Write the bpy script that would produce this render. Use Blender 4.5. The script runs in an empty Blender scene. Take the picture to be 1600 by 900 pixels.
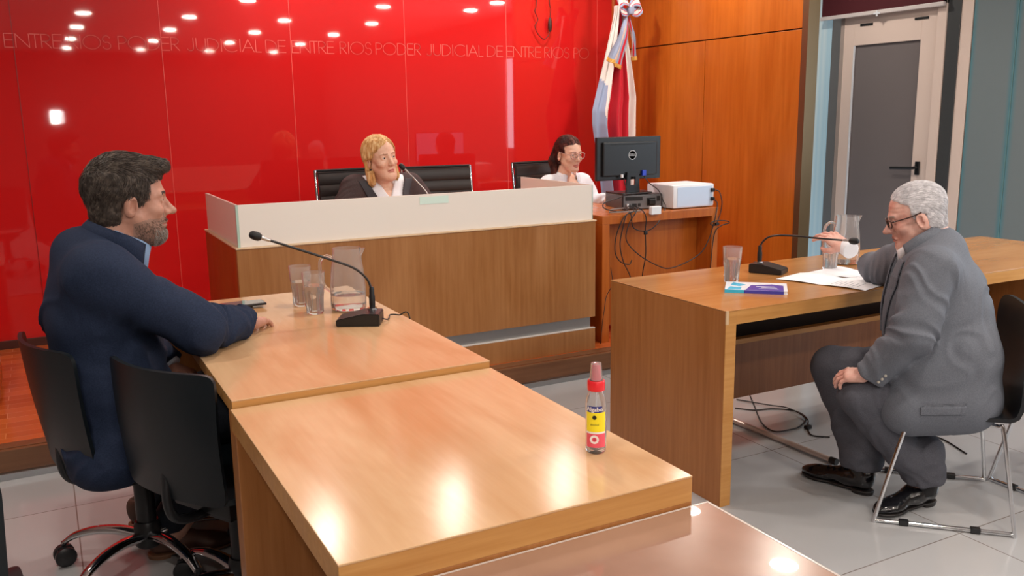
import bpy, bmesh, math, random
import numpy as np
from mathutils import Vector, Matrix, Euler
PI = math.pi
scene = bpy.context.scene
COL = scene.collection

# ---------------------------------------------------------------- camera
cam_data = bpy.data.cameras.new('camera')
cam_data.sensor_width = 36.0
cam_data.lens = 1384.3 * 36.0 / 1600.0
cam_data.clip_start = 0.05
cam_data.clip_end = 100
cam = bpy.data.objects.new('camera', cam_data)
COL.objects.link(cam)
_r = Vector((0.8823107, -0.47046016, -0.01396641))
_u = Vector((0.10239006, 0.16289237, 0.98131664))
_f = Vector((0.45939536, 0.8672562, -0.19189213))
cam.matrix_world = Matrix(((_r[0], _u[0], -_f[0], 0), (_r[1], _u[1], -_f[1], 0), (_r[2], _u[2], -_f[2], 1.45), (0, 0, 0, 1)))
scene.camera = cam

# ---------------------------------------------------------------- view, world, lights
scene.view_settings.view_transform = 'Standard'
scene.view_settings.look = 'None'
scene.view_settings.gamma = 1.0
scene.view_settings.use_curve_mapping = False
scene.view_settings.exposure = 0.0
world = bpy.data.worlds.new('world')
scene.world = world
world.use_nodes = True
world.node_tree.nodes['Background'].inputs[0].default_value = (0.80, 0.88, 1.0, 1)
world.node_tree.nodes['Background'].inputs[1].default_value = 0.6
CEIL = 2.8
LAMP_W = 18.0
WASH_W = 10.0
GRID = [(x, y) for x in (0.72, 2.0, 3.27, 4.55) for y in (-0.96, -2.86, -4.95, -7.05)]
GRID += [(-0.6, -0.96), (-0.6, 1.0), (2.35, 1.04), (4.0, 1.04), (5.19, 1.06), (5.15, 1.9), (-0.6, 3.3), (1.5, 3.0), (3.97, 3.82)]
WASH = [(1.44, 5.4), (2.36, 5.4), (3.28, 5.4), (3.95, 4.75), (5.05, 5.0)]
def disk_light(name, x, y, z, w, size, spread, col):
    ld = bpy.data.lights.new(name, 'AREA')
    ld.shape = 'DISK'; ld.size = size; ld.energy = w; ld.color = col; ld.spread = math.radians(spread)
    lo = bpy.data.objects.new(name, ld)
    lo.location = (x, y, z)
    COL.objects.link(lo)
    return lo
for (x, y) in GRID:
    disk_light('downlight_glow', x, y, CEIL - 0.012, LAMP_W, 0.17, 180, (1.0, 0.89, 0.78))
for (x, y) in WASH:
    disk_light('wall_washer_glow', x, y, CEIL - 0.012, WASH_W, 0.15, 160, (1.0, 0.89, 0.78))
# the television camera's lamp behind the photographer
vl = bpy.data.lights.new('video_lamp_glow', 'AREA')
vl.shape = 'SQUARE'; vl.size = 0.15; vl.energy = 7; vl.color = (1.0, 0.95, 0.9)
vlo = bpy.data.objects.new('video_lamp_glow', vl)
vlo.location = (0.30, -0.96, 1.50)
vlo.rotation_euler = (math.radians(88), 0, math.radians(-14))
COL.objects.link(vlo)
# daylight through the frosted windows on the right, behind the camera's shoulder
for k, yy in enumerate((1.5,)):
    dl = bpy.data.lights.new('window_daylight', 'AREA')
    dl.shape = 'RECTANGLE'; dl.size = 1.2; dl.size_y = 1.4; dl.energy = 30; dl.color = (0.70, 0.86, 1.0)
    dlo = bpy.data.objects.new('window_daylight', dl)
    dlo.location = (5.84, yy, 1.6)
    dlo.rotation_euler = (0, math.radians(90), 0)
    dlo.rotation_euler = Vector((-1, 0, 0)).to_track_quat('-Z', 'Z').to_euler()
    COL.objects.link(dlo)

# ---------------------------------------------------------------- materials
MATS = {}
def lin(c):
    return tuple((v / 12.92 if v <= 0.04045 else ((v + 0.055) / 1.055) ** 2.4) for v in c)
def srgb(r, g, b):
    return lin((r / 255.0, g / 255.0, b / 255.0)) + (1.0,)
def mat(name, col, rough=0.5, metal=0.0, spec=0.5, coat=0.0, coat_rough=0.05, trans=0.0, ior=1.5, emit=None, estr=0.0, sheen=0.0, sss=0.0, alpha=1.0):
    if name in MATS: return MATS[name]
    m = bpy.data.materials.new(name); m.use_nodes = True
    b = m.node_tree.nodes['Principled BSDF']
    b.inputs['Base Color'].default_value = col
    b.inputs['Roughness'].default_value = rough
    b.inputs['Metallic'].default_value = metal
    b.inputs['Specular IOR Level'].default_value = spec
    b.inputs['Coat Weight'].default_value = coat
    b.inputs['Coat Roughness'].default_value = coat_rough
    b.inputs['Transmission Weight'].default_value = trans
    b.inputs['IOR'].default_value = ior
    b.inputs['Sheen Weight'].default_value = sheen
    if sss:
        b.inputs['Subsurface Weight'].default_value = sss
        b.inputs['Subsurface Radius'].default_value = (0.012, 0.005, 0.003)
        b.inputs['Subsurface Scale'].default_value = 1.0
    if emit:
        b.inputs['Emission Color'].default_value = emit
        b.inputs['Emission Strength'].default_value = estr
    MATS[name] = m
    return m
def nd(m, typ, **kw):
    n = m.node_tree.nodes.new(typ)
    for k, v in kw.items(): setattr(n, k, v)
    return n
def noise_color(m, stops, scale=(1, 1, 1), nscale=4.0, detail=6.0, rough=0.6, distort=0.0, coord='Object', bump=0.0, bump_dist=0.002, rough_var=None):
    """drive the base colour (and bump) by a stretched noise through a colour ramp"""
    t = m.node_tree; b = t.nodes['Principled BSDF']
    tc = nd(m, 'ShaderNodeTexCoord'); mp = nd(m, 'ShaderNodeMapping'); mp.inputs['Scale'].default_value = scale
    nz = nd(m, 'ShaderNodeTexNoise'); nz.inputs['Scale'].default_value = nscale; nz.inputs['Detail'].default_value = detail
    nz.inputs['Roughness'].default_value = rough; nz.inputs['Distortion'].default_value = distort
    cr = nd(m, 'ShaderNodeValToRGB')
    e = cr.color_ramp.elements
    while len(e) > len(stops): e.remove(e[-1])
    while len(e) < len(stops): e.new(0.5)
    for k, (p, c) in enumerate(stops):
        e[k].position = p; e[k].color = c
    t.links.new(tc.outputs[coord], mp.inputs['Vector']); t.links.new(mp.outputs[0], nz.inputs['Vector'])
    t.links.new(nz.outputs['Fac'], cr.inputs['Fac']); t.links.new(cr.outputs['Color'], b.inputs['Base Color'])
    if bump:
        bp = nd(m, 'ShaderNodeBump'); bp.inputs['Strength'].default_value = bump; bp.inputs['Distance'].default_value = bump_dist
        t.links.new(nz.outputs['Fac'], bp.inputs['Height']); t.links.new(bp.outputs[0], b.inputs['Normal'])
    if rough_var:
        n2 = nd(m, 'ShaderNodeTexNoise'); n2.inputs['Scale'].default_value = rough_var[0]; n2.inputs['Detail'].default_value = 4
        mr = nd(m, 'ShaderNodeMapRange'); mr.inputs['From Min'].default_value = 0.3; mr.inputs['From Max'].default_value = 0.7
        mr.inputs['To Min'].default_value = rough_var[1]; mr.inputs['To Max'].default_value = rough_var[2]
        t.links.new(tc.outputs[coord], n2.inputs['Vector']); t.links.new(n2.outputs['Fac'], mr.inputs['Value']); t.links.new(mr.outputs[0], b.inputs['Roughness'])
    return m
def wood(name, light, dark, grain='z', rough=(0.22, 0.34), blotch=0.35, spec=0.5, coat=0.0, fine=1.0):
    """veneer: fine stretched streaks mixed with broad blotches"""
    if name in MATS: return MATS[name]
    m = mat(name, light, rough[0], spec=spec, coat=coat, coat_rough=0.12)
    t = m.node_tree; b = t.nodes['Principled BSDF']
    tc = nd(m, 'ShaderNodeTexCoord')
    sc = {'x': (1.2, 26, 26), 'y': (26, 1.2, 26), 'z': (26, 26, 1.2)}[grain]
    sb = {'x': (0.7, 2.6, 2.6), 'y': (2.6, 0.7, 2.6), 'z': (2.6, 2.6, 0.7)}[grain]
    mp = nd(m, 'ShaderNodeMapping'); mp.inputs['Scale'].default_value = sc
    nz = nd(m, 'ShaderNodeTexNoise'); nz.inputs['Scale'].default_value = 2.0 * fine; nz.inputs['Detail'].default_value = 7; nz.inputs['Roughness'].default_value = 0.62
    m2 = nd(m, 'ShaderNodeMapping'); m2.inputs['Scale'].default_value = sb
    nb = nd(m, 'ShaderNodeTexNoise'); nb.inputs['Scale'].default_value = 1.6; nb.inputs['Detail'].default_value = 4; nb.inputs['Distortion'].default_value = 0.8
    t.links.new(tc.outputs['Object'], mp.inputs['Vector']); t.links.new(mp.outputs[0], nz.inputs['Vector'])
    t.links.new(tc.outputs['Object'], m2.inputs['Vector']); t.links.new(m2.outputs[0], nb.inputs['Vector'])
    ad = nd(m, 'ShaderNodeMath', operation='MULTIPLY_ADD'); ad.inputs[1].default_value = blotch
    sb_ = nd(m, 'ShaderNodeMath', operation='MULTIPLY'); sb_.inputs[1].default_value = 1.0 - blotch
    t.links.new(nz.outputs['Fac'], sb_.inputs[0]); t.links.new(nb.outputs['Fac'], ad.inputs[0]); t.links.new(sb_.outputs[0], ad.inputs[2])
    cr = nd(m, 'ShaderNodeValToRGB'); cr.color_ramp.elements[0].position = 0.36; cr.color_ramp.elements[1].position = 0.64
    cr.color_ramp.elements[0].color = dark; cr.color_ramp.elements[1].color = light
    t.links.new(ad.outputs[0], cr.inputs['Fac']); t.links.new(cr.outputs['Color'], b.inputs['Base Color'])
    mr = nd(m, 'ShaderNodeMapRange'); mr.inputs['From Min'].default_value = 0.35; mr.inputs['From Max'].default_value = 0.65
    mr.inputs['To Min'].default_value = rough[0]; mr.inputs['To Max'].default_value = rough[1]
    t.links.new(nb.outputs['Fac'], mr.inputs['Value']); t.links.new(mr.outputs[0], b.inputs['Roughness'])
    bp = nd(m, 'ShaderNodeBump'); bp.inputs['Strength'].default_value = 0.12; bp.inputs['Distance'].default_value = 0.001
    t.links.new(nz.outputs['Fac'], bp.inputs['Height']); t.links.new(bp.outputs[0], b.inputs['Normal'])
    return m

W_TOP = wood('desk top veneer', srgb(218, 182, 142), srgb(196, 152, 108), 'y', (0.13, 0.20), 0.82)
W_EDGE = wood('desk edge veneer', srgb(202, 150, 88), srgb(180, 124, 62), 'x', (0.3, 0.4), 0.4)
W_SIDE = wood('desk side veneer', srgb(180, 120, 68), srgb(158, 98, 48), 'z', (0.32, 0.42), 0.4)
W_RTOP = wood('table top veneer', srgb(192, 140, 86), srgb(170, 116, 62), 'x', (0.15, 0.22), 0.7)
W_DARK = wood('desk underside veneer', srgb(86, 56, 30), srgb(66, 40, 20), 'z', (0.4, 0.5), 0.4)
W_BENCH = wood('bench veneer', srgb(170, 118, 70), srgb(146, 94, 50), 'z', (0.3, 0.4), 0.45)
W_BEDGE = wood('bench side veneer', srgb(172, 86, 30), srgb(150, 66, 18), 'z', (0.3, 0.4), 0.4)
W_WALL = wood('wall panel veneer', srgb(196, 112, 36), srgb(172, 90, 22), 'z', (0.28, 0.36), 0.55, fine=0.8)
W_CLERK = wood('clerk desk veneer', srgb(190, 104, 34), srgb(164, 80, 20), 'z', (0.3, 0.4), 0.45)
W_CLERKTOP = wood('clerk desk top veneer', srgb(200, 116, 42), srgb(176, 92, 28), 'x', (0.22, 0.3), 0.45)
BLACK = mat('black plastic', srgb(26, 27, 30), 0.38)
BLACKM = mat('matte black plastic', srgb(20, 21, 24), 0.55)
SHELL = mat('chair shell plastic', srgb(14, 22, 28), 0.4)
SHELLW = mat('visitor chair shell', srgb(18, 21, 26), 0.4)
CHROME = mat('chrome', (0.75, 0.76, 0.78, 1), 0.08, metal=1.0)
STEEL = mat('brushed steel', (0.48, 0.49, 0.50, 1), 0.28, metal=1.0)
LEATHER = mat('black leather', srgb(42, 38, 38), 0.42)
CABLE = mat('cable rubber', srgb(28, 26, 28), 0.5)
GLASS = mat('clear glass', (1, 1, 1, 1), 0.0, trans=1.0, ior=1.45)
WATER = mat('water', (1, 1, 1, 1), 0.0, trans=1.0, ior=1.33)
WHITEP = mat('white plastic', srgb(232, 236, 242), 0.4)
def white_sheen(m, k):  # mixes in white diffuse, standing in for bright reflections on clear things
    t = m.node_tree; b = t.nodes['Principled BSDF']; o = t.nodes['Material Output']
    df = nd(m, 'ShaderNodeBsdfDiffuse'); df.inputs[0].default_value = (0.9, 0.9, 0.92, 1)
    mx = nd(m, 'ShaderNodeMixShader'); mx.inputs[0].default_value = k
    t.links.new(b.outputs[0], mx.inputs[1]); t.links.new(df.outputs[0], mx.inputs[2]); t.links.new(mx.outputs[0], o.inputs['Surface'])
white_sheen(GLASS, 0.10)
PAPER = mat('paper', srgb(244, 246, 250), 0.7)

# ---------------------------------------------------------------- mesh helpers
def link(name, me, m=None, parent=None, loc=None):
    o = bpy.data.objects.new(name, me)
    COL.objects.link(o)
    if m is not None:
        for q in (m if isinstance(m, (list, tuple)) else [m]): me.materials.append(q)
    if parent is not None: o.parent = parent
    if loc is not None: o.location = loc
    return o
def mesh(name, verts, faces, m=None, parent=None, smooth=False, mi=None, off=None, loc=None):
    me = bpy.data.meshes.new(name)
    v = np.asarray(verts, dtype=float).reshape(-1, 3)
    if off is not None: v = v - np.asarray(off, dtype=float)
    if isinstance(faces, np.ndarray) and len(faces):
        n = faces.shape[1]
        me.vertices.add(len(v)); me.vertices.foreach_set('co', v.ravel())
        me.loops.add(faces.size); me.loops.foreach_set('vertex_index', faces.ravel().astype(np.int32))
        me.polygons.add(len(faces)); me.polygons.foreach_set('loop_start', np.arange(0, faces.size, n, dtype=np.int32))
        me.update(calc_edges=True)
    else:
        me.from_pydata(v.tolist(), [], faces); me.update()
    if mi is not None: me.polygons.foreach_set('material_index', np.asarray(mi, dtype=np.int32))
    if smooth: me.polygons.foreach_set('use_smooth', np.ones(len(me.polygons), dtype=bool))
    me.validate()
    return link(name, me, m, parent, loc)
def tag(o, label=None, cat=None, group=None, kind=None):
    if label: o['label'] = label
    if cat: o['category'] = cat
    if group: o['group'] = group
    if kind: o['kind'] = kind
    return o
def empty(name, loc, rz=0.0):
    o = bpy.data.objects.new(name, None); COL.objects.link(o)
    o.location = loc; o.rotation_euler = (0, 0, rz); o.empty_display_size = 0.1
    return o
class BM:
    """collects shapes and links them as one mesh object"""
    def __init__(s): s.v = []; s.f = []; s.mi = []
    def add(s, v, f, mi=0):
        n = len(s.v); s.v += [tuple(map(float, p)) for p in v]; s.f += [tuple(int(a) + n for a in q) for q in f]; s.mi += [mi] * len(f); return s
    def box(s, lo, hi, bev=0.0015, mi=0, M=None):
        bm = bmesh.new(); bmesh.ops.create_cube(bm, size=1.0)
        c = [(a + b) / 2 for a, b in zip(lo, hi)]; d = [abs(b - a) for a, b in zip(lo, hi)]
        for q in bm.verts: q.co = Vector((q.co.x * d[0] + c[0], q.co.y * d[1] + c[1], q.co.z * d[2] + c[2]))
        if bev > 0:
            bmesh.ops.bevel(bm, geom=bm.edges[:], offset=min(bev, min(d) * 0.45), segments=2, profile=0.6, affect='EDGES')
        if M is not None: bmesh.ops.transform(bm, matrix=M, verts=bm.verts)
        bm.verts.index_update()
        s.add([q.co[:] for q in bm.verts], [[w.index for w in f.verts] for f in bm.faces], mi); bm.free(); return s
    def tube(s, pts, r, seg=10, mi=0, smooth_n=0, r2=None, closed=False):
        pts = [Vector(p) for p in pts]
        if smooth_n: pts = catmull(pts, smooth_n, closed)
        n = len(pts); V = []; F = []
        t0 = (pts[1] - pts[0]).normalized(); up = Vector((0, 0, 1)) if abs(t0.z) < 0.9 else Vector((1, 0, 0))
        nrm = t0.cross(up).normalized()
        for i, p in enumerate(pts):
            if closed: t = pts[(i + 1) % n] - pts[i - 1]
            elif i == 0: t = pts[1] - p
            elif i == n - 1: t = p - pts[i - 1]
            else: t = pts[i + 1] - pts[i - 1]
            t = t.normalized() if t.length > 1e-9 else t0
            nrm = (nrm - t * nrm.dot(t)); nrm = nrm.normalized() if nrm.length > 1e-6 else t.orthogonal().normalized()
            b = t.cross(nrm)
            rr = r if r2 is None else r + (r2 - r) * i / (n - 1)
            for k in range(seg):
                a = 2 * PI * k / seg
                V.append(p + (nrm * math.cos(a) + b * math.sin(a)) * rr)
        for i in range(n if closed else n - 1):
            for k in range(seg):
                a0 = i * seg + k; a1 = i * seg + (k + 1) % seg; b0 = ((i + 1) % n) * seg + k; b1 = ((i + 1) % n) * seg + (k + 1) % seg
                F.append((a0, a1, b1, b0))
        if not closed:
            F.append(tuple(range(seg))[::-1]); F.append(tuple((n - 1) * seg + k for k in range(seg)))
        return s.add(V, F, mi)
    def lathe(s, prof, seg=32, c=(0, 0, 0), mi=0, M=None, fl=0.0, nfl=10):
        V = []; F = []; n = len(prof)
        for i, (r, z) in enumerate(prof):
            for k in range(seg):
                a = 2 * PI * k / seg; q = r * (1 + fl * math.cos(nfl * a)) if fl else r
                V.append(Vector((q * math.cos(a), q * math.sin(a), z)))
        if M is not None: V = [M @ v for v in V]
        V = [v + Vector(c) for v in V]
        for i in range(n - 1):
            for k in range(seg):
                F.append((i * seg + k, i * seg + (k + 1) % seg, (i + 1) * seg + (k + 1) % seg, (i + 1) * seg + k))
        if prof[0][0] > 1e-6: F.append(tuple(range(seg))[::-1])
        if prof[-1][0] > 1e-6: F.append(tuple((n - 1) * seg + k for k in range(seg)))
        return s.add(V, F, mi)
    def prism(s, poly, z0, z1, mi=0, M=None):
        n = len(poly); V = [Vector((x, y, z0)) for x, y in poly] + [Vector((x, y, z1)) for x, y in poly]
        if M is not None: V = [M @ v for v in V]
        F = [tuple(range(n))[::-1], tuple(range(n, 2 * n))] + [(i, (i + 1) % n, (i + 1) % n + n, i + n) for i in range(n)]
        return s.add(V, F, mi)
    def build(s, name, m, parent=None, smooth=False, loc=None, angle=None):
        o = mesh(name, s.v, s.f, m, parent, smooth, s.mi if any(s.mi) else None, None, loc)
        if smooth:
            try:
                o.data.set_sharp_from_angle(angle=math.radians(angle or 40))
            except Exception: pass
        return o
def catmull(pts, n, closed=False):
    pts = [Vector(p) for p in pts]; out = []; m = len(pts)
    rng = range(m) if closed else range(m - 1)
    for i in rng:
        p0 = pts[(i - 1) % m] if (closed or i > 0) else pts[0] * 2 - pts[1]
        p1 = pts[i]; p2 = pts[(i + 1) % m]
        p3 = pts[(i + 2) % m] if (closed or i + 2 < m) else pts[-1] * 2 - pts[-2]
        for k in range(n):
            t = k / n
            out.append(0.5 * ((2 * p1) + (-p0 + p2) * t + (2 * p0 - 5 * p1 + 4 * p2 - p3) * t * t + (-p0 + 3 * p1 - 3 * p2 + p3) * t ** 3))
    if not closed: out.append(pts[-1])
    return out
def copy_tree(o, parent=None):
    c = o.copy(); COL.objects.link(c)
    if parent is not None: c.parent = parent
    for ch in list(o.children): copy_tree(ch, c)
    return c
def text_mesh(name, s, size, m, parent, M, depth=0.0006, align='CENTER', bold=0.0):
    cu = bpy.data.curves.new(name, 'FONT'); cu.body = s; cu.size = size; cu.extrude = depth; cu.align_x = align; cu.align_y = 'CENTER'; cu.resolution_u = 3; cu.offset = bold
    to = bpy.data.objects.new('tmp', cu); COL.objects.link(to)
    bpy.context.view_layer.update()
    me = bpy.data.meshes.new_from_object(to.evaluated_get(bpy.context.evaluated_depsgraph_get()))
    bpy.data.objects.remove(to)
    me.transform(M); me.name = name; me.materials.clear()
    return link(name, me, m, parent)

# ================================================================ THE ROOM
PLAT = 0.12          # height of the judges' platform
YW = 5.95            # the red glass wall
XR = 5.90            # the wall with the glass door
tile = mat('floor tile', srgb(190, 184, 180), 0.13, spec=0.6)
def floor_tiles():
    t = tile.node_tree; b = t.nodes['Principled BSDF']
    tc = nd(tile, 'ShaderNodeTexCoord'); br = nd(tile, 'ShaderNodeTexBrick')
    br.offset = 0.0; br.inputs['Scale'].default_value = 1.0; br.inputs['Brick Width'].default_value = 0.9; br.inputs['Row Height'].default_value = 0.9
    br.inputs['Mortar Size'].default_value = 0.0022; br.inputs['Mortar Smooth'].default_value = 0.1; br.inputs['Bias'].default_value = 0
    br.inputs['Color1'].default_value = srgb(176, 176, 178); br.inputs['Color2'].default_value = srgb(168, 170, 173); br.inputs['Mortar'].default_value = srgb(120, 112, 108)
    nz = nd(tile, 'ShaderNodeTexNoise'); nz.inputs['Scale'].default_value = 1.3; nz.inputs['Detail'].default_value = 5
    mr = nd(tile, 'ShaderNodeMapRange'); mr.inputs['To Min'].default_value = 0.10; mr.inputs['To Max'].default_value = 0.2
    t.links.new(tc.outputs['Object'], br.inputs['Vector']); t.links.new(br.outputs['Color'], b.inputs['Base Color'])
    t.links.new(tc.outputs['Object'], nz.inputs['Vector']); t.links.new(nz.outputs['Fac'], mr.inputs['Value']); t.links.new(mr.outputs[0], b.inputs['Roughness'])
floor_tiles()
tag(BM().box((-3.0, -8.2, -0.1), (XR, 4.035, 0.0), 0).build('floor', tile), kind='structure')
parq = mat('parquet', srgb(206, 108, 52), 0.25)
def parquet():
    t = parq.node_tree; b = t.nodes['Principled BSDF']
    tc = nd(parq, 'ShaderNodeTexCoord'); br = nd(parq, 'ShaderNodeTexBrick')
    br.offset = 0.43; br.inputs['Scale'].default_value = 1.0; br.inputs['Brick Width'].default_value = 0.55; br.inputs['Row Height'].default_value = 0.075
    br.inputs['Mortar Size'].default_value = 0.0012; br.inputs['Bias'].default_value = 0
    br.inputs['Color1'].default_value = srgb(206, 106, 50); br.inputs['Color2'].default_value = srgb(178, 82, 36); br.inputs['Mortar'].default_value = srgb(226, 150, 96)
    t.links.new(tc.outputs['Object'], br.inputs['Vector']); t.links.new(br.outputs['Color'], b.inputs['Base Color'])
parquet()
stepm = wood('platform step board', srgb(128, 88, 60), srgb(104, 66, 42), 'x', (0.3, 0.4), 0.5)
tag(BM().box((-3.0, 4.06, 0.0), (4.2, YW, PLAT), 0).build('trim_1', parq), kind='structure', label='raised parquet platform')
s_ = BM().box((-3.0, 4.035, 0.028), (4.2, 4.06, PLAT), 0.002).build('trim_2', stepm); tag(s_, kind='structure')
tag(BM().box((-3.0, 4.012, 0.0), (4.2, 4.0595, 0.028), 0.001).build('trim_3', STEEL), kind='structure')
tag(BM().box((-3.0, 4.06, PLAT), (4.2, 4.13, PLAT + 0.004), 0.001).build('trim_4', stepm), kind='structure')
# red back-painted glass wall
redg = mat('red back-painted glass', srgb(208, 33, 34), 0.03, spec=0.62, ior=1.5)
tag(BM().box((-3.0, YW, 0.0), (4.25, YW + 0.12, CEIL), 0).build('wall_back', redg), kind='structure')
seamm = mat('glass joint', srgb(232, 92, 84), 0.3)
seamd = mat('dark glass joint', srgb(140, 16, 16), 0.3)
for k in range(-2, 6):
    x = -0.045 + 0.7945 * k
    tag(BM().box((x - 0.0018, YW - 0.0015, PLAT + 0.05), (x + 0.0018, YW, CEIL), 0).build('trim_%d' % (10 + k), seamd if k == 0 else seamm), kind='structure')
tag(BM().box((-3.0, YW - 0.018, PLAT), (4.2, YW, PLAT + 0.05), 0.002).build('baseboard_back', mat('dark skirting', srgb(74, 42, 36), 0.4)), kind='structure')
# thin single-stroke lettering on the red glass
letm = mat('wall lettering', srgb(232, 110, 100), 0.35)
def arc(cx, cy, rx, ry, a0, a1, n=14):
    return [(cx + rx * math.cos(math.radians(a0 + (a1 - a0) * k / n)), cy + ry * math.sin(math.radians(a0 + (a1 - a0) * k / n))) for k in range(n + 1)]
GLY = {'E': (0.55, [[(0.5, 1), (0.04, 1), (0.04, 0), (0.5, 0)], [(0.04, 0.53), (0.47, 0.53)]]),
       'N': (0.76, [[(0.04, 0), (0.04, 1), (0.7, 0), (0.7, 1)]]), 'T': (0.5, [[(0.0, 1), (0.48, 1)], [(0.24, 1), (0.24, 0)]]),
       'R': (0.58, [[(0.05, 0), (0.05, 1), (0.24, 1)] + arc(0.24, 0.74, 0.25, 0.26, 90, -90) + [(0.05, 0.48)], [(0.2, 0.48), (0.52, 0)]]),
       'I': (0.2, [[(0.09, 0), (0.09, 1)]]), 'O': (1.08, [arc(0.52, 0.5, 0.49, 0.52, 0, 360, 36)]),
       'S': (0.56, [arc(0.27, 0.75, 0.2, 0.26, 20, 250) + arc(0.27, 0.26, 0.23, 0.27, 80, -160)]),
       'P': (0.56, [[(0.05, 0), (0.05, 1), (0.24, 1)] + arc(0.24, 0.73, 0.26, 0.27, 90, -90) + [(0.05, 0.46)]]),
       'D': (0.78, [[(0.05, 0), (0.05, 1), (0.22, 1)] + arc(0.22, 0.5, 0.48, 0.5, 90, -90, 20) + [(0.05, 0)]]),
       'J': (0.5, [[(0.38, 1), (0.38, 0.25)] + arc(0.2, 0.22, 0.18, 0.22, 0, -160, 10)]),
       'U': (0.7, [[(0.05, 1), (0.05, 0.34)] + arc(0.33, 0.32, 0.28, 0.32, 180, 360, 14) + [(0.61, 1)]]),
       'C': (0.95, [arc(0.52, 0.5, 0.48, 0.52, 48, 312, 28)]), 'A': (0.82, [[(0.02, 0), (0.39, 1), (0.76, 0)], [(0.14, 0.34), (0.64, 0.34)]]),
       'L': (0.42, [[(0.05, 1), (0.05, 0), (0.38, 0)]])}
WORDS = [('ENTRE', -0.094, 0.204), ('RIOS', 0.237, 0.465), ('PODER', 0.503, 0.853), ('JUDICIAL', 0.898, 1.349), ('DE', 1.377, 1.509), ('ENTRE', 1.547, 1.83), ('RIOS', 1.87, 2.094), ('PODER', 2.122, 2.455), ('JUDICIAL', 2.499, 2.939), ('DE', 2.97, 3.101), ('ENTRE', 3.133, 3.425), ('RIOS', 3.453, 3.673), ('PO', 3.713, 3.852)]
wall_back = bpy.data.objects['wall_back']
lb = BM()
for w, x0, x1 in WORDS:
    tot = sum(GLY[c][0] for c in w) - 0.06; sx = (x1 - x0) / tot; x = x0
    for c in w:
        for st in GLY[c][1]:
            P = [(x + px * sx, 1.868 + pz * 0.076) for px, pz in st]
            for (ax, az), (bx, bz) in zip(P[:-1], P[1:]):
                d = Vector((bx - ax, bz - az)); L = d.length
                if L < 1e-6: continue
                d /= L; n = Vector((-d.y, d.x)) * 0.0021; e = d * 0.0015
                q = [(ax - e.x + n.x, az - e.y + n.y), (bx + e.x + n.x, bz + e.y + n.y), (bx + e.x - n.x, bz + e.y - n.y), (ax - e.x - n.x, az - e.y - n.y)]
                lb.add([(p[0], YW - 0.001, p[1]) for p in q] + [(p[0], YW, p[1]) for p in q], [(3, 2, 1, 0), (0, 1, 5, 4), (1, 2, 6, 5), (2, 3, 7, 6), (3, 0, 4, 7)])
        x += GLY[c][0] * sx
lo_ = lb.build('lettering', letm, wall_back)
# wooden wall box on the right of the platform, seams cut as real gaps between panels
ww = BM().box((4.215, 4.10, 0.0), (4.27, YW, CEIL), 0).build('wall_wood', mat('panel gap', srgb(40, 18, 8), 0.8)); tag(ww, kind='structure')
for (y0, y1, z0, z1) in ((4.105, 4.997, 0.0, 1.937), (5.003, YW, 0.0, 1.937), (4.105, YW, 1.945, CEIL)):
    BM().box((4.2, y0, z0), (4.216, y1, z1), 0.001).build('wall_panel', W_WALL, ww)
bronze = mat('bronze anodised edge', srgb(112, 92, 66), 0.35, metal=0.6)
tag(BM().box((4.197, 4.055, 0.0), (4.29, 4.104, CEIL), 0.001).build('trim_20', bronze), kind='structure')
# right wall
rw = mat('right wall paint', srgb(150, 150, 150), 0.7)
tag(BM().box((XR + 0.05, 4.3, 0.0), (XR + 0.2, YW + 0.1, CEIL), 0).build('wall_right', rw), kind='structure')
tag(BM().box((4.27, YW, 0), (XR + 0.2, YW + 0.12, CEIL), 0).build('wall_far', rw), kind='structure')
pale = mat('pale blue side glass', srgb(176, 206, 216), 0.2, spec=0.6, emit=(0.55, 0.78, 0.9, 1), estr=0.22)
noise_color(pale, [(0.35, srgb(150, 190, 206)), (0.65, srgb(214, 224, 222))], (1, 1.0, 0.02), 14.0, 1, 0.4)
tag(BM().box((XR - 0.0, 5.39, 0.0), (XR + 0.05, 5.95, CEIL), 0.001).build('window_1', pale), kind='structure')
tag(BM().box((XR - 0.05, 5.30, 0.0), (XR + 0.05, 5.39, CEIL), 0.002).build('trim_21', STEEL), kind='structure')
# glazed door
door = empty('door_1', (XR, 4.83, 0)); tag(door, kind='structure')
alu = mat('door aluminium', srgb(238, 216, 204), 0.4)
frost = mat('frosted door glass', srgb(124, 116, 116), 0.32, spec=0.4)
def dpart(lo, hi, name, m, b=0.002):
    return BM().box((lo[0] - XR, lo[1] - 4.83, lo[2]), (hi[0] - XR, hi[1] - 4.83, hi[2]), b).build(name, m, door)
fr = BM()
for lo, hi in (((-0.01, 0.365, 0.0), (0.05, 0.47, 2.19)), ((-0.01, -0.385, 0.0), (0.05, -0.25, 2.19)), ((-0.01, -0.25, 1.955), (0.05, 0.365, 2.19)), ((-0.01, -0.25, 0.0), (0.05, 0.365, 0.16))):
    fr.box(lo, hi, 0.003)
fr.build('door_leaf', alu, door)
dpart((XR + 0.01, 4.58, 0.16), (XR + 0.03, 5.195, 1.955), 'door_glass', frost, 0)
jb = BM(); jb.box((-0.03, -0.465, 0.0), (0.05, -0.392, 2.24), 0.003); jb.box((-0.03, -0.465, 2.19), (0.05, 0.47, 2.24), 0.003); jb.build('door_frame', alu, door)
gl = BM(); gl.box((-0.012, 0.355, 0.16), (0.0, 0.366, 1.955), 0.001); gl.build('glazing_bead', mat('bright bead', srgb(236, 240, 248), 0.3), door)
hd = BM(); hd.box((-0.03, -0.325, 0.96), (-0.01, -0.292, 1.06), 0.004); hd.build('handle_plate', BLACK, door)
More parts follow.
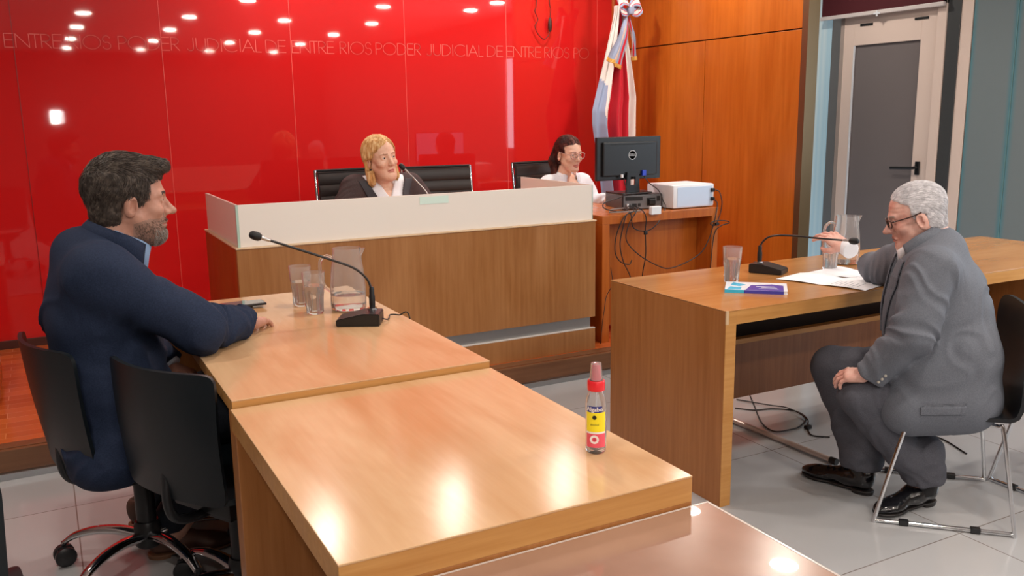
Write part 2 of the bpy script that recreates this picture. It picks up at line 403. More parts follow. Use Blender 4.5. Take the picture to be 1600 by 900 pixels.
hh = BM(); hh.tube([(-0.02, -0.308, 1.015), (-0.065, -0.308, 1.015), (-0.065, -0.29, 1.012), (-0.062, -0.10, 1.005)], 0.011, 10, smooth_n=5); hh.build('door_handle', BLACK, door, True)
kk = BM(); kk.box((-0.025, -0.325, 0.80), (-0.01, -0.297, 0.87), 0.003); kk.build('lock', BLACK, door)
for z in (1.80, 0.86):
    BM().box((-0.035, 0.50, z), (-0.008, 0.525, z + 0.11), 0.003).build('hinge', BLACK, door)
for y in (0.25, -0.25):
    BM().box((-0.016, y - 0.06, 2.10), (-0.009, y + 0.06, 2.118), 0.002).build('vent_slot', BLACKM, door)
tag(BM().box((XR - 0.02, 4.26, 0.0), (XR + 0.05, 4.36, CEIL), 0.002).build('trim_22', mat('dark mullion', srgb(70, 72, 74), 0.4)), kind='structure')
tag(BM().box((XR - 0.01, 4.17, 0.0), (XR + 0.05, 4.26, CEIL), 0.002).build('trim_23', alu), kind='structure')
tag(BM().box((XR + 0.0, 4.36, 2.25), (XR + 0.05, 5.30, CEIL), 0).build('wall_above', rw), kind='structure')
bl = empty('roller_blind', (XR - 0.06, 4.93, 2.2)); tag(bl, 'dark maroon roller blind with a white bottom bar above the glazed door', 'blind')
BM().box((-0.01, -0.56, 0.0), (0.0, 0.56, 0.6), 0).build('blind_cloth', mat('maroon blind', srgb(80, 18, 28), 0.8), bl)
BM().box((-0.018, -0.57, -0.028), (0.008, 0.57, 0.002), 0.004).build('bottom_bar', mat('blind bar', srgb(222, 212, 210), 0.4), bl)
cl_ = BM(); cl_.tube([(-0.02, -0.0, -0.005), (-0.02, 0.0, -0.045)], 0.008, 8); cl_.box((-0.026, -0.03, -0.03), (-0.014, 0.03, -0.018), 0.002); cl_.build('clip', WHITEP, bl)
# teal frosted glass panes along the right
teal = mat('teal frosted glass', srgb(86, 112, 120), 0.24, spec=0.5)
def teal_nodes():
    m = teal; t = m.node_tree; b = t.nodes['Principled BSDF']
    tc = nd(m, 'ShaderNodeTexCoord'); sp = nd(m, 'ShaderNodeSeparateXYZ'); t.links.new(tc.outputs['Object'], sp.inputs[0])
    # green glass edge colour seen near each vertical joint
    ab = nd(m, 'ShaderNodeMath', operation='ABSOLUTE'); t.links.new(sp.outputs['Y'], ab.inputs[0])
    mr = nd(m, 'ShaderNodeMapRange'); mr.inputs['From Min'].default_value = 0.12; mr.inputs['From Max'].default_value = 0.163; mr.interpolation_type = 'SMOOTHSTEP'
    t.links.new(ab.outputs[0], mr.inputs['Value'])
    mx = nd(m, 'ShaderNodeMix', data_type='RGBA'); mx.inputs['A'].default_value = srgb(130, 142, 146); mx.inputs['B'].default_value = srgb(98, 144, 156)
    t.links.new(mr.outputs[0], mx.inputs['Factor']); t.links.new(mx.outputs['Result'], b.inputs['Base Color'])
teal_nodes()
sil = mat('silicone joint', srgb(128, 168, 172), 0.4)
y = 4.165
k = 30
n = 1
while y > 2.2:
    n += 1
    w_ = BM().box((-0.01, -0.16, 0.0), (0.012, 0.16, CEIL), 0.001).build('window_%d' % n, teal, None, False, (XR, y - 0.165, 0)); tag(w_, kind='structure')
    tag(BM().box((XR - 0.012, y - 0.329, 0.0), (XR + 0.0, y - 0.326, CEIL), 0).build('trim_%d' % k, sil), kind='structure'); k += 1
    y -= 0.3275
wl = mat('plain wall paint', srgb(120, 112, 108), 0.8)
tag(BM().box((XR + 0.03, 2.2, 0.0), (XR + 0.2, 4.17, CEIL), 0).build('wall_behind_glass', rw), kind='structure')
daypane = mat('daylit frosted pane', srgb(190, 215, 230), 0.3, emit=(0.62, 0.80, 1.0, 1), estr=0.5)
tag(BM().box((XR, 0.88, 0.88), (XR + 0.03, 2.12, 2.32), 0).build('window_20', daypane), kind='structure')
tag(BM().box((XR, -8.2, 0.0), (XR + 0.15, 2.2, 0.88), 0).build('wall_right_low', wl), kind='structure')
tag(BM().box((XR, -8.2, 2.32), (XR + 0.15, 2.2, CEIL), 0).build('wall_right_high', wl), kind='structure')
tag(BM().box((XR, -8.2, 0.88), (XR + 0.15, 0.88, 2.32), 0).build('wall_right_rear', wl), kind='structure')
tag(BM().box((-3.1, -8.2, 0.0), (-3.0, YW + 0.1, CEIL), 0).build('wall_left', wl), kind='structure')
tag(BM().box((-3.1, -8.3, 0.0), (XR + 0.15, -8.2, CEIL), 0).build('wall_front', mat('rear wall paint', srgb(96, 84, 80), 0.8)), kind='structure')
tag(BM().box((-3.1, -8.3, CEIL), (XR + 0.2, YW + 0.12, CEIL + 0.1), 0).build('ceiling', mat('ceiling paint', srgb(214, 208, 204), 0.8)), kind='structure')
# ceiling lamps
ringm = mat('lamp ring', srgb(230, 228, 224), 0.35)
lampm = mat('lamp diffuser', (1, 1, 1, 1), 0.5, emit=(1.0, 0.94, 0.86, 1), estr=14.0)
proto = None
for (x, y) in GRID + WASH:
    if proto is None:
        proto = empty('ceiling_downlight', (x, y, CEIL))
        BM().lathe([(0.09, -0.001), (0.112, -0.001), (0.112, -0.006), (0.09, -0.010), (0.09, -0.001)], 28).build('trim_ring', ringm, proto, True)
        BM().lathe([(0.0, -0.003), (0.089, -0.003), (0.089, -0.0005), (0.0, -0.0005)], 28).build('diffuser', lampm, proto)
        o = proto
    else:
        o = copy_tree(proto); o.location = (x, y, CEIL)
    tag(o, 'round recessed ceiling downlight with white ring', 'ceiling light', 'recessed ceiling downlights')
# hanging switch on a cable in front of the red glass
hs = empty('hanging_cable', (3.46, YW - 0.03, 2.0)); tag(hs, 'thin dark cable looped down the red wall with an inline switch', 'cable')
t_ = BM(); t_.tube([(-0.08, 0, 0.80), (-0.085, 0, 0.28), (-0.10, 0, 0.20), (-0.075, 0, 0.14), (-0.10, 0, 0.09), (-0.07, 0, 0.03), (-0.02, 0, 0.0), (0.02, 0, 0.04), (0.028, 0, 0.10)], 0.0035, 8, smooth_n=8)
t_.tube([(0.028, 0, 0.16), (0.035, 0, 0.22), (0.025, 0, 0.30), (0.03, 0, 0.80)], 0.0035, 8, smooth_n=8); t_.build('cord', mat('brown cord', srgb(92, 26, 24), 0.5), hs, True)
BM().lathe([(0.0, 0.055), (0.01, 0.058), (0.014, 0.08), (0.016, 0.10), (0.014, 0.13), (0.01, 0.155), (0.0, 0.16)], 14, (0.028, 0, 0)).build('switch', mat('dark brown plastic', srgb(66, 40, 36), 0.4), hs, True)
# ================================================================ FURNITURE
def part(root, name, m, boxes, bev=0.002):
    b = BM()
    for lo, hi in boxes: b.box(lo, hi, bev)
    return b.build(name, m, root)
# far left desk (0.71 x 1.3), near left desk, low table at the front, long table on the right
def desk(name, label, x0, x1, y0, y1, zt, th, top_m, open_side='left'):
    r = empty(name, (x0, y0, 0)); tag(r, label, 'desk')
    w = x1 - x0; d = y1 - y0
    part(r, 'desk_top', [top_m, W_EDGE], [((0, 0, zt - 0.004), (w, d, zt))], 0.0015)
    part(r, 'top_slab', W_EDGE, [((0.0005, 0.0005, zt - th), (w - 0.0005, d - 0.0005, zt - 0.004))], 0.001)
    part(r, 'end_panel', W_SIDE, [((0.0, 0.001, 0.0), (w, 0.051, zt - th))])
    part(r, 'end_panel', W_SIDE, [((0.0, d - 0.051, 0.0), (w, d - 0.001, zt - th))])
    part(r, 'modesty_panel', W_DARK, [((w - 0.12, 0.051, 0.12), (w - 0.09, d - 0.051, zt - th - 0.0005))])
    return r
desk('wooden_desk', 'light wooden desk holding the phones, jug, tumblers and left microphone', 0.363, 1.073, 2.166, 3.465, 0.77, 0.036, W_TOP)
desk('wooden_desk', 'light wooden desk in the foreground with only a spray bottle on it', 0.358, 1.074, 1.281, 2.162, 0.75, 0.054, W_TOP)
# low glass-topped table
lt = empty('glass_topped_table', (0.40, 0.194, 0)); tag(lt, 'glossy glass-topped brown table at the bottom of the view, butted against the foreground desk', 'table')
GT = mat('glossy brown table top', srgb(158, 128, 112), 0.22, coat=1.0, coat_rough=0.012, spec=0.5)
noise_color(GT, [(0.35, srgb(142, 108, 90)), (0.65, srgb(160, 126, 108))], (1, 1, 1), 3.0, 4, 0.5)
part(lt, 'table_top', GT, [((0.0, 0.0, 0.655), (0.705, 1.078, 0.690))], 0.0005)
part(lt, 'top_edge', mat('glass edge', srgb(196, 186, 180), 0.2, spec=0.8), [((0.7052, 0.0, 0.678), (0.711, 1.084, 0.6902)), ((0.0, 1.0782, 0.678), (0.7048, 1.0835, 0.6902))], 0.001)
for sx in (0.03, 0.63):
    for sy in (0.03, 0.99):
        part(lt, 'leg', W_SIDE, [((sx, sy, 0.0), (sx + 0.05, sy + 0.05, 0.655))])
# long table on the right
rt = empty('long_wooden_table', (2.12, 2.37, 0)); tag(rt, 'long wooden table on the right with papers, book and microphone', 'table')
part(rt, 'table_top', W_RTOP, [((0, 0, 0.746), (2.48, 0.73, 0.750))], 0.0015)
part(rt, 'top_slab', W_EDGE, [((0.0495, 0.0005, 0.696), (2.4305, 0.7295, 0.746))], 0.001)
part(rt, 'end_panel', [W_SIDE], [((0.0005, 0.004, 0.0), (0.049, 0.726, 0.7455))])
part(rt, 'edge_strip', W_EDGE, [((0.0005, 0.0, 0.0), (0.049, 0.0038, 0.7455))], 0.0005)
part(rt, 'end_panel', [W_SIDE], [((2.431, 0.0, 0.0), (2.4795, 0.73, 0.7455))])
part(rt, 'modesty_panel', wood('modesty veneer', srgb(150, 98, 64), srgb(124, 76, 46), 'z', (0.35, 0.45), 0.4), [((0.05, 0.61, 0.15), (2.43, 0.64, 0.408))])
part(rt, 'panel_cap', W_EDGE, [((0.05, 0.605, 0.4085), (2.43, 0.645, 0.432))])
part(rt, 'shade_sheet', mat('recess shade', srgb(40, 26, 22), 0.7), [((0.05, 0.700, 0.15), (2.43, 0.71, 0.6955))])  # dark sheet added so the gap under the top looks shaded
chp = BM(); chp.prism([(0.0, -0.0015), (0.012, -0.0015), (0.007, -0.0002), (0.0, 0.004)], 0.70, 0.7505); chp.build('chipped_corner', mat('chipped veneer', srgb(206, 176, 140), 0.8), rt)

# judges' bench
bn = empty('judges_bench', (0.77, 4.15, PLAT)); tag(bn, 'long wooden judges bench with a frosted white glass screen', 'bench')
Z = -PLAT
part(bn, 'front_panel', W_BENCH, [((0.0, 0.0, 0.31 + Z), (1.965, 0.03, 0.858 + Z))])
part(bn, 'side_panel', W_BEDGE, [((0.0, 0.0305, 0.31 + Z), (0.03, 0.84, 0.858 + Z))])
part(bn, 'side_panel', W_BEDGE, [((1.935, 0.0305, 0.31 + Z), (1.965, 0.84, 0.858 + Z))])
part(bn, 'plinth', W_BENCH, [((0.0, 0.0, 0.0), (1.965, 0.03, 0.243 + Z))])
part(bn, 'plinth', W_BEDGE, [((0.0, 0.0305, 0.0), (0.03, 0.84, 0.243 + Z))])
part(bn, 'plinth', W_BEDGE, [((1.935, 0.0305, 0.0), (1.965, 0.84, 0.243 + Z))])
part(bn, 'metal_band', STEEL, [((0.02, 0.022, 0.2435 + Z), (1.945, 0.05, 0.3095 + Z)), ((0.02, 0.05, 0.2435 + Z), (0.04, 0.84, 0.3095 + Z)), ((1.925, 0.05, 0.2435 + Z), (1.945, 0.84, 0.3095 + Z))])
part(bn, 'plinth_trim', mat('pale metal strip', srgb(206, 200, 194), 0.3), [((0.0, -0.001, 0.243 + Z), (1.965, 0.022, 0.247 + Z))], 0.0005)
part(bn, 'ledge', mat('pale ledge', srgb(226, 196, 160), 0.35), [((-0.004, -0.004, 0.8585 + Z), (1.969, 0.045, 0.8655 + Z)), ((-0.004, 0.045, 0.8585 + Z), (0.045, 0.84, 0.8655 + Z)), ((1.92, 0.045, 0.8585 + Z), (1.969, 0.84, 0.8655 + Z))], 0.001)
part(bn, 'worktop', W_CLERKTOP, [((0.0305, 0.0505, 0.75 + Z), (1.9345, 0.70, 0.78 + Z))])
whg = mat('frosted white glass', srgb(250, 244, 236), 0.16, spec=0.6)
def frosted():
    m = whg; t = m.node_tree; b = t.nodes['Principled BSDF']; o = t.nodes['Material Output']
    tr = nd(m, 'ShaderNodeBsdfTranslucent'); tr.inputs[0].default_value = srgb(236, 232, 224)
    mx = nd(m, 'ShaderNodeMixShader'); mx.inputs[0].default_value = 0.15
    t.links.new(b.outputs[0], mx.inputs[1]); t.links.new(tr.outputs[0], mx.inputs[2]); t.links.new(mx.outputs[0], o.inputs['Surface'])
frosted()
part(bn, 'glass_screen', whg, [((0.022, 0.012, 0.866 + Z), (1.948, 0.024, 1.062 + Z))], 0.001)
part(bn, 'glass_screen', whg, [((0.012, 0.026, 0.866 + Z), (0.024, 0.82, 1.062 + Z))], 0.001)
part(bn, 'glass_screen', whg, [((1.936, 0.026, 0.866 + Z), (1.948, 0.82, 1.062 + Z))], 0.001)
eg = mat('green glass edge', srgb(176, 206, 194), 0.15, spec=0.7)
part(bn, 'glass_edge', eg, [((0.0105, 0.010, 0.866 + Z), (0.0218, 0.0255, 1.062 + Z))], 0.0006)
part(bn, 'glass_edge', eg, [((1.9485, 0.011, 0.866 + Z), (1.953, 0.026, 1.062 + Z))], 0.0006)
part(bn, 'note_slip', mat('pale green paper', srgb(214, 236, 226), 0.5), [((0.915, 0.0105, 1.012 + Z), (1.073, 0.0118, 1.05 + Z))], 0)

# clerk's desk
cd = empty('clerk_desk', (2.838, 4.235, PLAT)); tag(cd, 'orange wooden desk under the computer monitor and white printer', 'desk')
part(cd, 'desk_top', W_CLERKTOP, [((0.0, 0.0, 0.745), (0.86, 0.72, 0.75))], 0.001)
part(cd, 'top_slab', W_CLERK, [((0.0, 0.0005, 0.70), (0.86, 0.7195, 0.745))], 0.001)
part(cd, 'side_panel', W_CLERK, [((0.0, 0.0, 0.0), (0.05, 0.72, 0.6995))])
part(cd, 'side_panel', W_CLERK, [((0.81, 0.0, 0.0), (0.86, 0.72, 0.6995))])
part(cd, 'modesty_panel', W_CLERK, [((0.0505, 0.14, 0.06), (0.8095, 0.165, 0.6995))])

# low wooden cabinet on the platform at the far left edge
lc = empty('low_cabinet', (-0.60, 4.76, PLAT)); tag(lc, 'low wooden cabinet cut off by the left edge, standing on the parquet', 'cabinet')
part(lc, 'body', W_BEDGE, [((0.0, 0.0, 0.02), (0.33, 0.45, 0.38))])
part(lc, 'top', W_BENCH, [((-0.01, -0.01, 0.3805), (0.34, 0.46, 0.40))])
part(lc, 'plinth', BLACKM, [((0.02, 0.02, 0.0), (0.31, 0.43, 0.0195))])

# ---------------------------------------------------------------- chairs
def sheet(fn, nu, nv, th, name, m, parent, sub=1):
    """curved solid panel: fn(u,v) with u,v in -1..1, given a real thickness along its own normals"""
    U = np.linspace(-1, 1, nu); V = np.linspace(-1, 1, nv)
    P = np.array([[fn(u, v) for u in U] for v in V])
    dU = np.gradient(P, axis=1); dV = np.gradient(P, axis=0)
    N = np.cross(dU, dV); N /= np.maximum(np.linalg.norm(N, axis=2, keepdims=True), 1e-9)
    A = (P + N * th / 2).reshape(-1, 3); B = (P - N * th / 2).reshape(-1, 3); n = nu * nv
    F = []
    for j in range(nv - 1):
        for i in range(nu - 1):
            a = j * nu + i; F.append((a, a + 1, a + nu + 1, a + nu)); F.append((n + a, n + a + nu, n + a + nu + 1, n + a + 1))
    loop = [i for i in range(nu)] + [j * nu + nu - 1 for j in range(1, nv)] + [(nv - 1) * nu + i for i in range(nu - 2, -1, -1)] + [j * nu for j in range(nv - 2, 0, -1)]
    for k in range(len(loop)):
        a, b = loop[k], loop[(k + 1) % len(loop)]
        F.append((b, a, n + a, n + b))
    o = mesh(name, np.vstack([A, B]), F, m, parent, True)
    try: o.data.set_sharp_from_angle(angle=math.radians(50))
    except Exception: pass
    return o
def rsq(u, v, r=0.25, p=5):
    """pull the corners of the unit square inwards so panels get round corners"""
    a = abs(u); b = abs(v); m_ = max(a, b)
    if m_ < 1e-6: return u, v
    k = m_ / ((a ** p + b ** p) ** (1 / p))
    k = 1 + (k - 1) * 1.0
    return u * k, v * k
def shell_back(root, zb, zt, wb, wt, xb, xt, wrap, m, name='backrest', th=0.012):
    def fn(u, v):
        u, v = rsq(u, v, p=15); t = (v + 1) / 2
        w = wb + (wt - wb) * t; x = xb + (xt - xb) * (t ** 1.25)
        return (x + wrap * (u * u) * (0.5 + 0.5 * t) - 0.012 * math.sin(PI * t), u * w / 2, zb + (zt - zb) * t)
    return sheet(fn, 25, 21, th, name, m, root)
def shell_seat(root, z, x0, x1, w, m, th=0.016, name='seat'):
    def fn(u, v):
        u, v = rsq(u, v); t = (v + 1) / 2
        return (x0 + (x1 - x0) * t, u * w / 2, z - 0.03 * max(0, (t - 0.8) / 0.2) ** 2 * 1.0 + 0.018 * u * u - 0.008 * math.sin(PI * t))
    return sheet(fn, 21, 21, th, name, m, root)
def swivel_base(root, a0, z_seat, leg_m, r=0.29, col_r=0.028):
    b = BM(); b.lathe([(0.034, 0.075), (0.042, 0.085), (0.042, 0.15), (0.036, 0.165), (0.0, 0.165)], 24); b.lathe([(0.0, 0.165), (0.031, 0.165), (0.031, z_seat - 0.14), (0.024, z_seat - 0.12), (0.0, z_seat - 0.12)], 20)
    b.box((-0.09, -0.07, z_seat - 0.13), (0.11, 0.07, z_seat - 0.095), 0.008); b.build('column', BLACK, root, True)
    b = BM(); b.tube([(-0.06, 0, z_seat - 0.10), (-0.19, 0, z_seat - 0.09), (-0.235, 0, z_seat - 0.03), (-0.225, 0, z_seat + 0.12)], 0.014, 10, smooth_n=6)
    b.box((-0.13, -0.12, z_seat - 0.095), (0.13, 0.12, z_seat - 0.03), 0.01); b.build('back_bracket', BLACK, root, True)
    for k in range(5):
        a = math.radians(a0 + 72 * k); c, s = math.cos(a), math.sin(a)
        lg = BM()
        P = [(0.03, 0.115), (0.10, 0.128), (0.18, 0.125), (0.25, 0.105), (r, 0.078)]
        pts = catmull([Vector((p * c, p * s, z)) for p, z in P], 5)
        V = []; F = []; n = len(pts)
        for i, p in enumerate(pts):
            t = i / (n - 1); hw = 0.024 - 0.009 * t; hh = 0.017 - 0.006 * t
            for q in range(12):
                th = 2 * PI * q / 12
                V.append((p.x - s * hw * math.cos(th), p.y + c * hw * math.cos(th), p.z + hh * math.sin(th)))
        for i in range(n - 1):
            for q in range(12): F.append((i * 12 + q, i * 12 + (q + 1) % 12, (i + 1) * 12 + (q + 1) % 12, (i + 1) * 12 + q))
        F.append(tuple(range(12))[::-1]); F.append(tuple((n - 1) * 12 + q for q in range(12)))
        lg.add(V, F); l = lg.build('leg', leg_m, root, True)
        cb = BM(); Mx = Matrix.Translation((r * c, r * s, 0.034)) @ Matrix.Rotation(a + 0.7, 4, 'Z')
        for dx in (-0.017, 0.017):
            Mw = Mx @ Matrix.Translation((0, dx, 0)) @ Matrix.Rotation(PI / 2, 4, 'X')
            cb.lathe([(0.0, -0.011), (0.024, -0.011), (0.033, -0.006), (0.033, 0.006), (0.024, 0.011), (0.0, 0.011)], 22, M=Mw)
        cb.box((-0.022, -0.006, -0.005), (0.022, 0.006, 0.034), 0.003, M=Mx)
        cb.tube([Mx @ Vector((0, 0, 0.02)), Mx @ Vector((0, 0, 0.05))], 0.008, 10)
        cb.build('caster', BLACK, l, True, angle=35)
def task_chair(loc, rz, a0, label, zb=0.44, wb=0.40, dx=0.0):
    r = empty('swivel_chair', loc, rz); tag(r, label, 'chair')
    shell_back(r, zb, 0.815, wb, 0.43, -0.225, -0.272 - dx, 0.055, SHELL)
    shell_seat(r, 0.435, -0.21, 0.22, 0.43, SHELL)
    swivel_base(r, a0 - math.degrees(rz), 0.45, CHROME)
    return r
task_chair((0.20, 2.96, 0), math.radians(17), 149, 'black shell swivel chair with the man in the navy jacket on it', 0.40, 0.43, 0.02)
task_chair((0.425, 2.555, 0), math.radians(30), 190, 'empty black shell swivel chair in front of the seated man in navy')

task_chair((-0.334, 2.02, 0), math.radians(90), 18, 'black swivel chair cut off by the left edge of the view')

def sled_chair(loc, rz, label, w=0.245, l0=-0.22, l1=0.235):
    r = empty('visitor_chair', loc, rz); tag(r, label, 'chair')
    for s in (1, -1):
        f = BM(); f.tube([(0.10, s * 0.17, 0.372), (0.125, s * 0.205, 0.372), (0.15, s * 0.218, 0.35), (l1 - 0.006, s * (w - 0.001), 0.03), (l1 - 0.012, s * w, 0.011), (l1 - 0.04, s * w, 0.0095), (0, s * w, 0.0095), (l0 + 0.04, s * w, 0.0095), (l0 + 0.012, s * w, 0.011), (l0 + 0.008, s * (w - 0.001), 0.03), (-0.165, s * 0.20, 0.35), (-0.15, s * 0.19, 0.372), (-0.12, s * 0.17, 0.374)], 0.0075, 10, smooth_n=5)
        fo = f.build('sled_frame', CHROME, r, True)
        for gx in (-0.11, 0.12): g = BM(); g.box((gx, s * w - 0.011, 0.001), (gx + 0.032, s * w + 0.011, 0.021), 0.003); g.build('rubber_glide', BLACK, fo)
    b = BM(); b.tube([(0.10, -0.175, 0.372), (0.10, 0.175, 0.372)], 0.0075, 10); b.tube([(-0.12, -0.175, 0.374), (-0.12, 0.175, 0.374)], 0.0075, 10); b.build('crossbar', CHROME, r, True)
    def fn(u, v):
        u, v = rsq(u, v, p=7); t = (v + 1) / 2 * 0.88
        if t < 0.45:
            q = t / 0.45; x = 0.235 - 0.40 * q; z = 0.395 - 0.03 * (1 - q) ** 4 + 0.012 * u * u
            w_ = 0.225
        else:
            q = (t - 0.45) / 0.43; a = min(1, q / 0.16)
            x = -0.165 - 0.045 * math.sin(a * PI / 2) - 0.03 * q; z = 0.395 + 0.012 * u * u + 0.045 * (1 - math.cos(a * PI / 2)) + 0.33 * max(0, q - 0.08) / 0.92
            w_ = 0.225 + 0.005 * q
            x += 0.035 * u * u * q
        return (x, u * w_, z)
    sheet(fn, 25, 61, 0.014, 'seat_shell', SHELLW, r)
    return r
sled_chair((2.855, 2.015, 0), math.radians(135), 'black visitor chair with chrome sled frame holding the grey-haired man')
sled_chair((3.45, 1.80, 0), math.radians(90), 'empty black visitor chair at the right edge behind the grey-suited man')

def exec_chair(loc, rz, label, grp=None):
    r = empty('executive_chair', loc, rz); tag(r, label, 'chair', grp)
    def fn(u, v):
        t = (v + 1) / 2; z = 0.47 + 0.54 * t; x = -0.20 - 0.06 * t + 0.012 * u * u
        rib = 0.007 * abs(math.sin(PI * (t * 8.0 + 0.15))) ** 0.6
        return (x + rib * 0.0 + rib, u * 0.215, z)
    U = 13; 
    o = sheet(fn, U, 91, 0.022, 'backrest', LEATHER, r)
    def fs(u, v):
        t = (v + 1) / 2; x = -0.19 + 0.45 * t
        return (x, u * 0.225, 0.46 + 0.006 * abs(math.sin(PI * (t * 7))) ** 0.6 - 0.04 * max(0, (t - 0.8) / 0.2) ** 2)
    sheet(fs, U, 71, 0.026, 'seat', LEATHER, r)
    for s in (1, -1):
        b = BM(); b.tube([(0.24, s * 0.234, 0.42), (0.10, s * 0.234, 0.45), (-0.12, s * 0.234, 0.455), (-0.20, s * 0.232, 0.50), (-0.235, s * 0.228, 0.80), (-0.262, s * 0.226, 1.02)], 0.010, 10, smooth_n=6); b.build('side_rail', CHROME, r, True)
        b = BM(); b.tube([(0.12, s * 0.245, 0.46), (0.13, s * 0.26, 0.58), (0.10, s * 0.262, 0.66), (-0.12, s * 0.262, 0.67), (-0.215, s * 0.245, 0.66)], 0.011, 10, smooth_n=6); b.build('armrest', CHROME, r, True)
    b = BM(); b.tube([(-0.262, -0.226, 1.018), (-0.262, 0.226, 1.018)], 0.008, 8); b.build('top_bar', BLACK, r, True)
    swivel_base(r, 18, 0.47, CHROME, 0.28)
    return r
exec_chair((1.70, 4.985, PLAT), math.radians(-86), 'black ribbed leather chair behind the blonde woman at the bench', None)
exec_chair((2.19, 4.90, PLAT), math.radians(-94), 'empty black ribbed leather chair to the right of the blonde woman')
exec_chair((3.02, 4.95, PLAT), math.radians(-78), 'black leather chair behind the dark-haired woman in white')

# ================================================================ THINGS ON THE DESKS
def tumbler(loc, label, level=0.085, s=1.0, name='water_glass'):
    r = empty(name, loc); tag(r, label, 'glass')
    prof = [(0.0, 0.0), (0.027, 0.0), (0.029, 0.004), (0.031, 0.06), (0.0355, 0.085), (0.0375, 0.10), (0.040, 0.148), (0.0375, 0.148), (0.035, 0.10), (0.0325, 0.085), (0.028, 0.06), (0.0262, 0.012), (0.0, 0.012)]
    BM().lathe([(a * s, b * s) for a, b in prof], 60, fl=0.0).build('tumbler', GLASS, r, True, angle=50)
    if level:
        ri = 0.0262 + (level - 0.012) * (0.0325 - 0.0262) / 0.073
        BM().lathe([(0.0, 0.0122 * s), (0.0263 * s, 0.0122 * s), ((ri + 0.0002) * s, level * s), (0.0, level * s)], 48).build('water', WATER, r, True)
    b = BM()
    for k in range(12):
        a = 2 * PI * k / 12; c, q = math.cos(a), math.sin(a)
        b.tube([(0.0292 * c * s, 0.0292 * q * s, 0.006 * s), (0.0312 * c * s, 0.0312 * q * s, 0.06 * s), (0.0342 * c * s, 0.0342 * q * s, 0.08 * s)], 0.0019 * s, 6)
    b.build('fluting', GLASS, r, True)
    return r
tumbler((0.818, 3.035, 0.77), 'tumbler of water nearest the left microphone, right of its pair', 0.10)
tumbler((0.812, 3.195, 0.77), 'tumbler of water standing just behind the other tumbler on the left desk', 0.09)
tumbler((2.523, 2.795, 0.75), 'tumbler of water beside the blue book on the right table', 0.098)
tumbler((3.085, 2.785, 0.75), 'tumbler under the hand of the grey-haired man on the right table', 0.0)
def jug(loc, rz, label, level):
    r = empty('glass_jug', loc, rz); tag(r, label, 'jug')
    prof = [(0.0, 0.0), (0.058, 0.0), (0.0625, 0.005), (0.0635, 0.02), (0.0630, 0.08), (0.058, 0.14), (0.0505, 0.19), (0.049, 0.222), (0.0465, 0.222), (0.0475, 0.19), (0.0545, 0.14), (0.0595, 0.08), (0.060, 0.02), (0.056, 0.011), (0.0, 0.011)]
    b = BM(); b.lathe(prof, 72)
    V = []
    for (x, y, z) in b.v:
        if z > 0.17 and x > 0:
            k = ((z - 0.17) / 0.052) ** 2 * max(0, 1 - (y / 0.022) ** 2) * 0.020
            x += k
        a = math.atan2(y, x); q = 1 + 0.010 * math.cos(14 * a) * (1 if 0.015 < z < 0.2 else 0)
        V.append((x * q, y * q, z))
    b.v = V
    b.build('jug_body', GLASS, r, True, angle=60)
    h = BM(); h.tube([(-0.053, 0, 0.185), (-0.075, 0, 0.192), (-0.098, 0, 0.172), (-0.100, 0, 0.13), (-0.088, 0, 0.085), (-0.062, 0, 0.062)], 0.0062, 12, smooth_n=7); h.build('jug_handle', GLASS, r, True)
    if level: BM().lathe([(0.0, 0.0115), (0.0562, 0.0115), (0.0601, 0.02), (0.0600, level), (0.0, level)], 48).build('water', WATER, r, True)
    return r
jug((0.945, 3.045, 0.77), math.radians(-35), 'clear glass water jug on the left desk behind the microphone', 0.055)
jug((3.275, 2.87, 0.75), math.radians(-28), 'clear glass jug on the right table behind the old man\'s hand', 0.05)

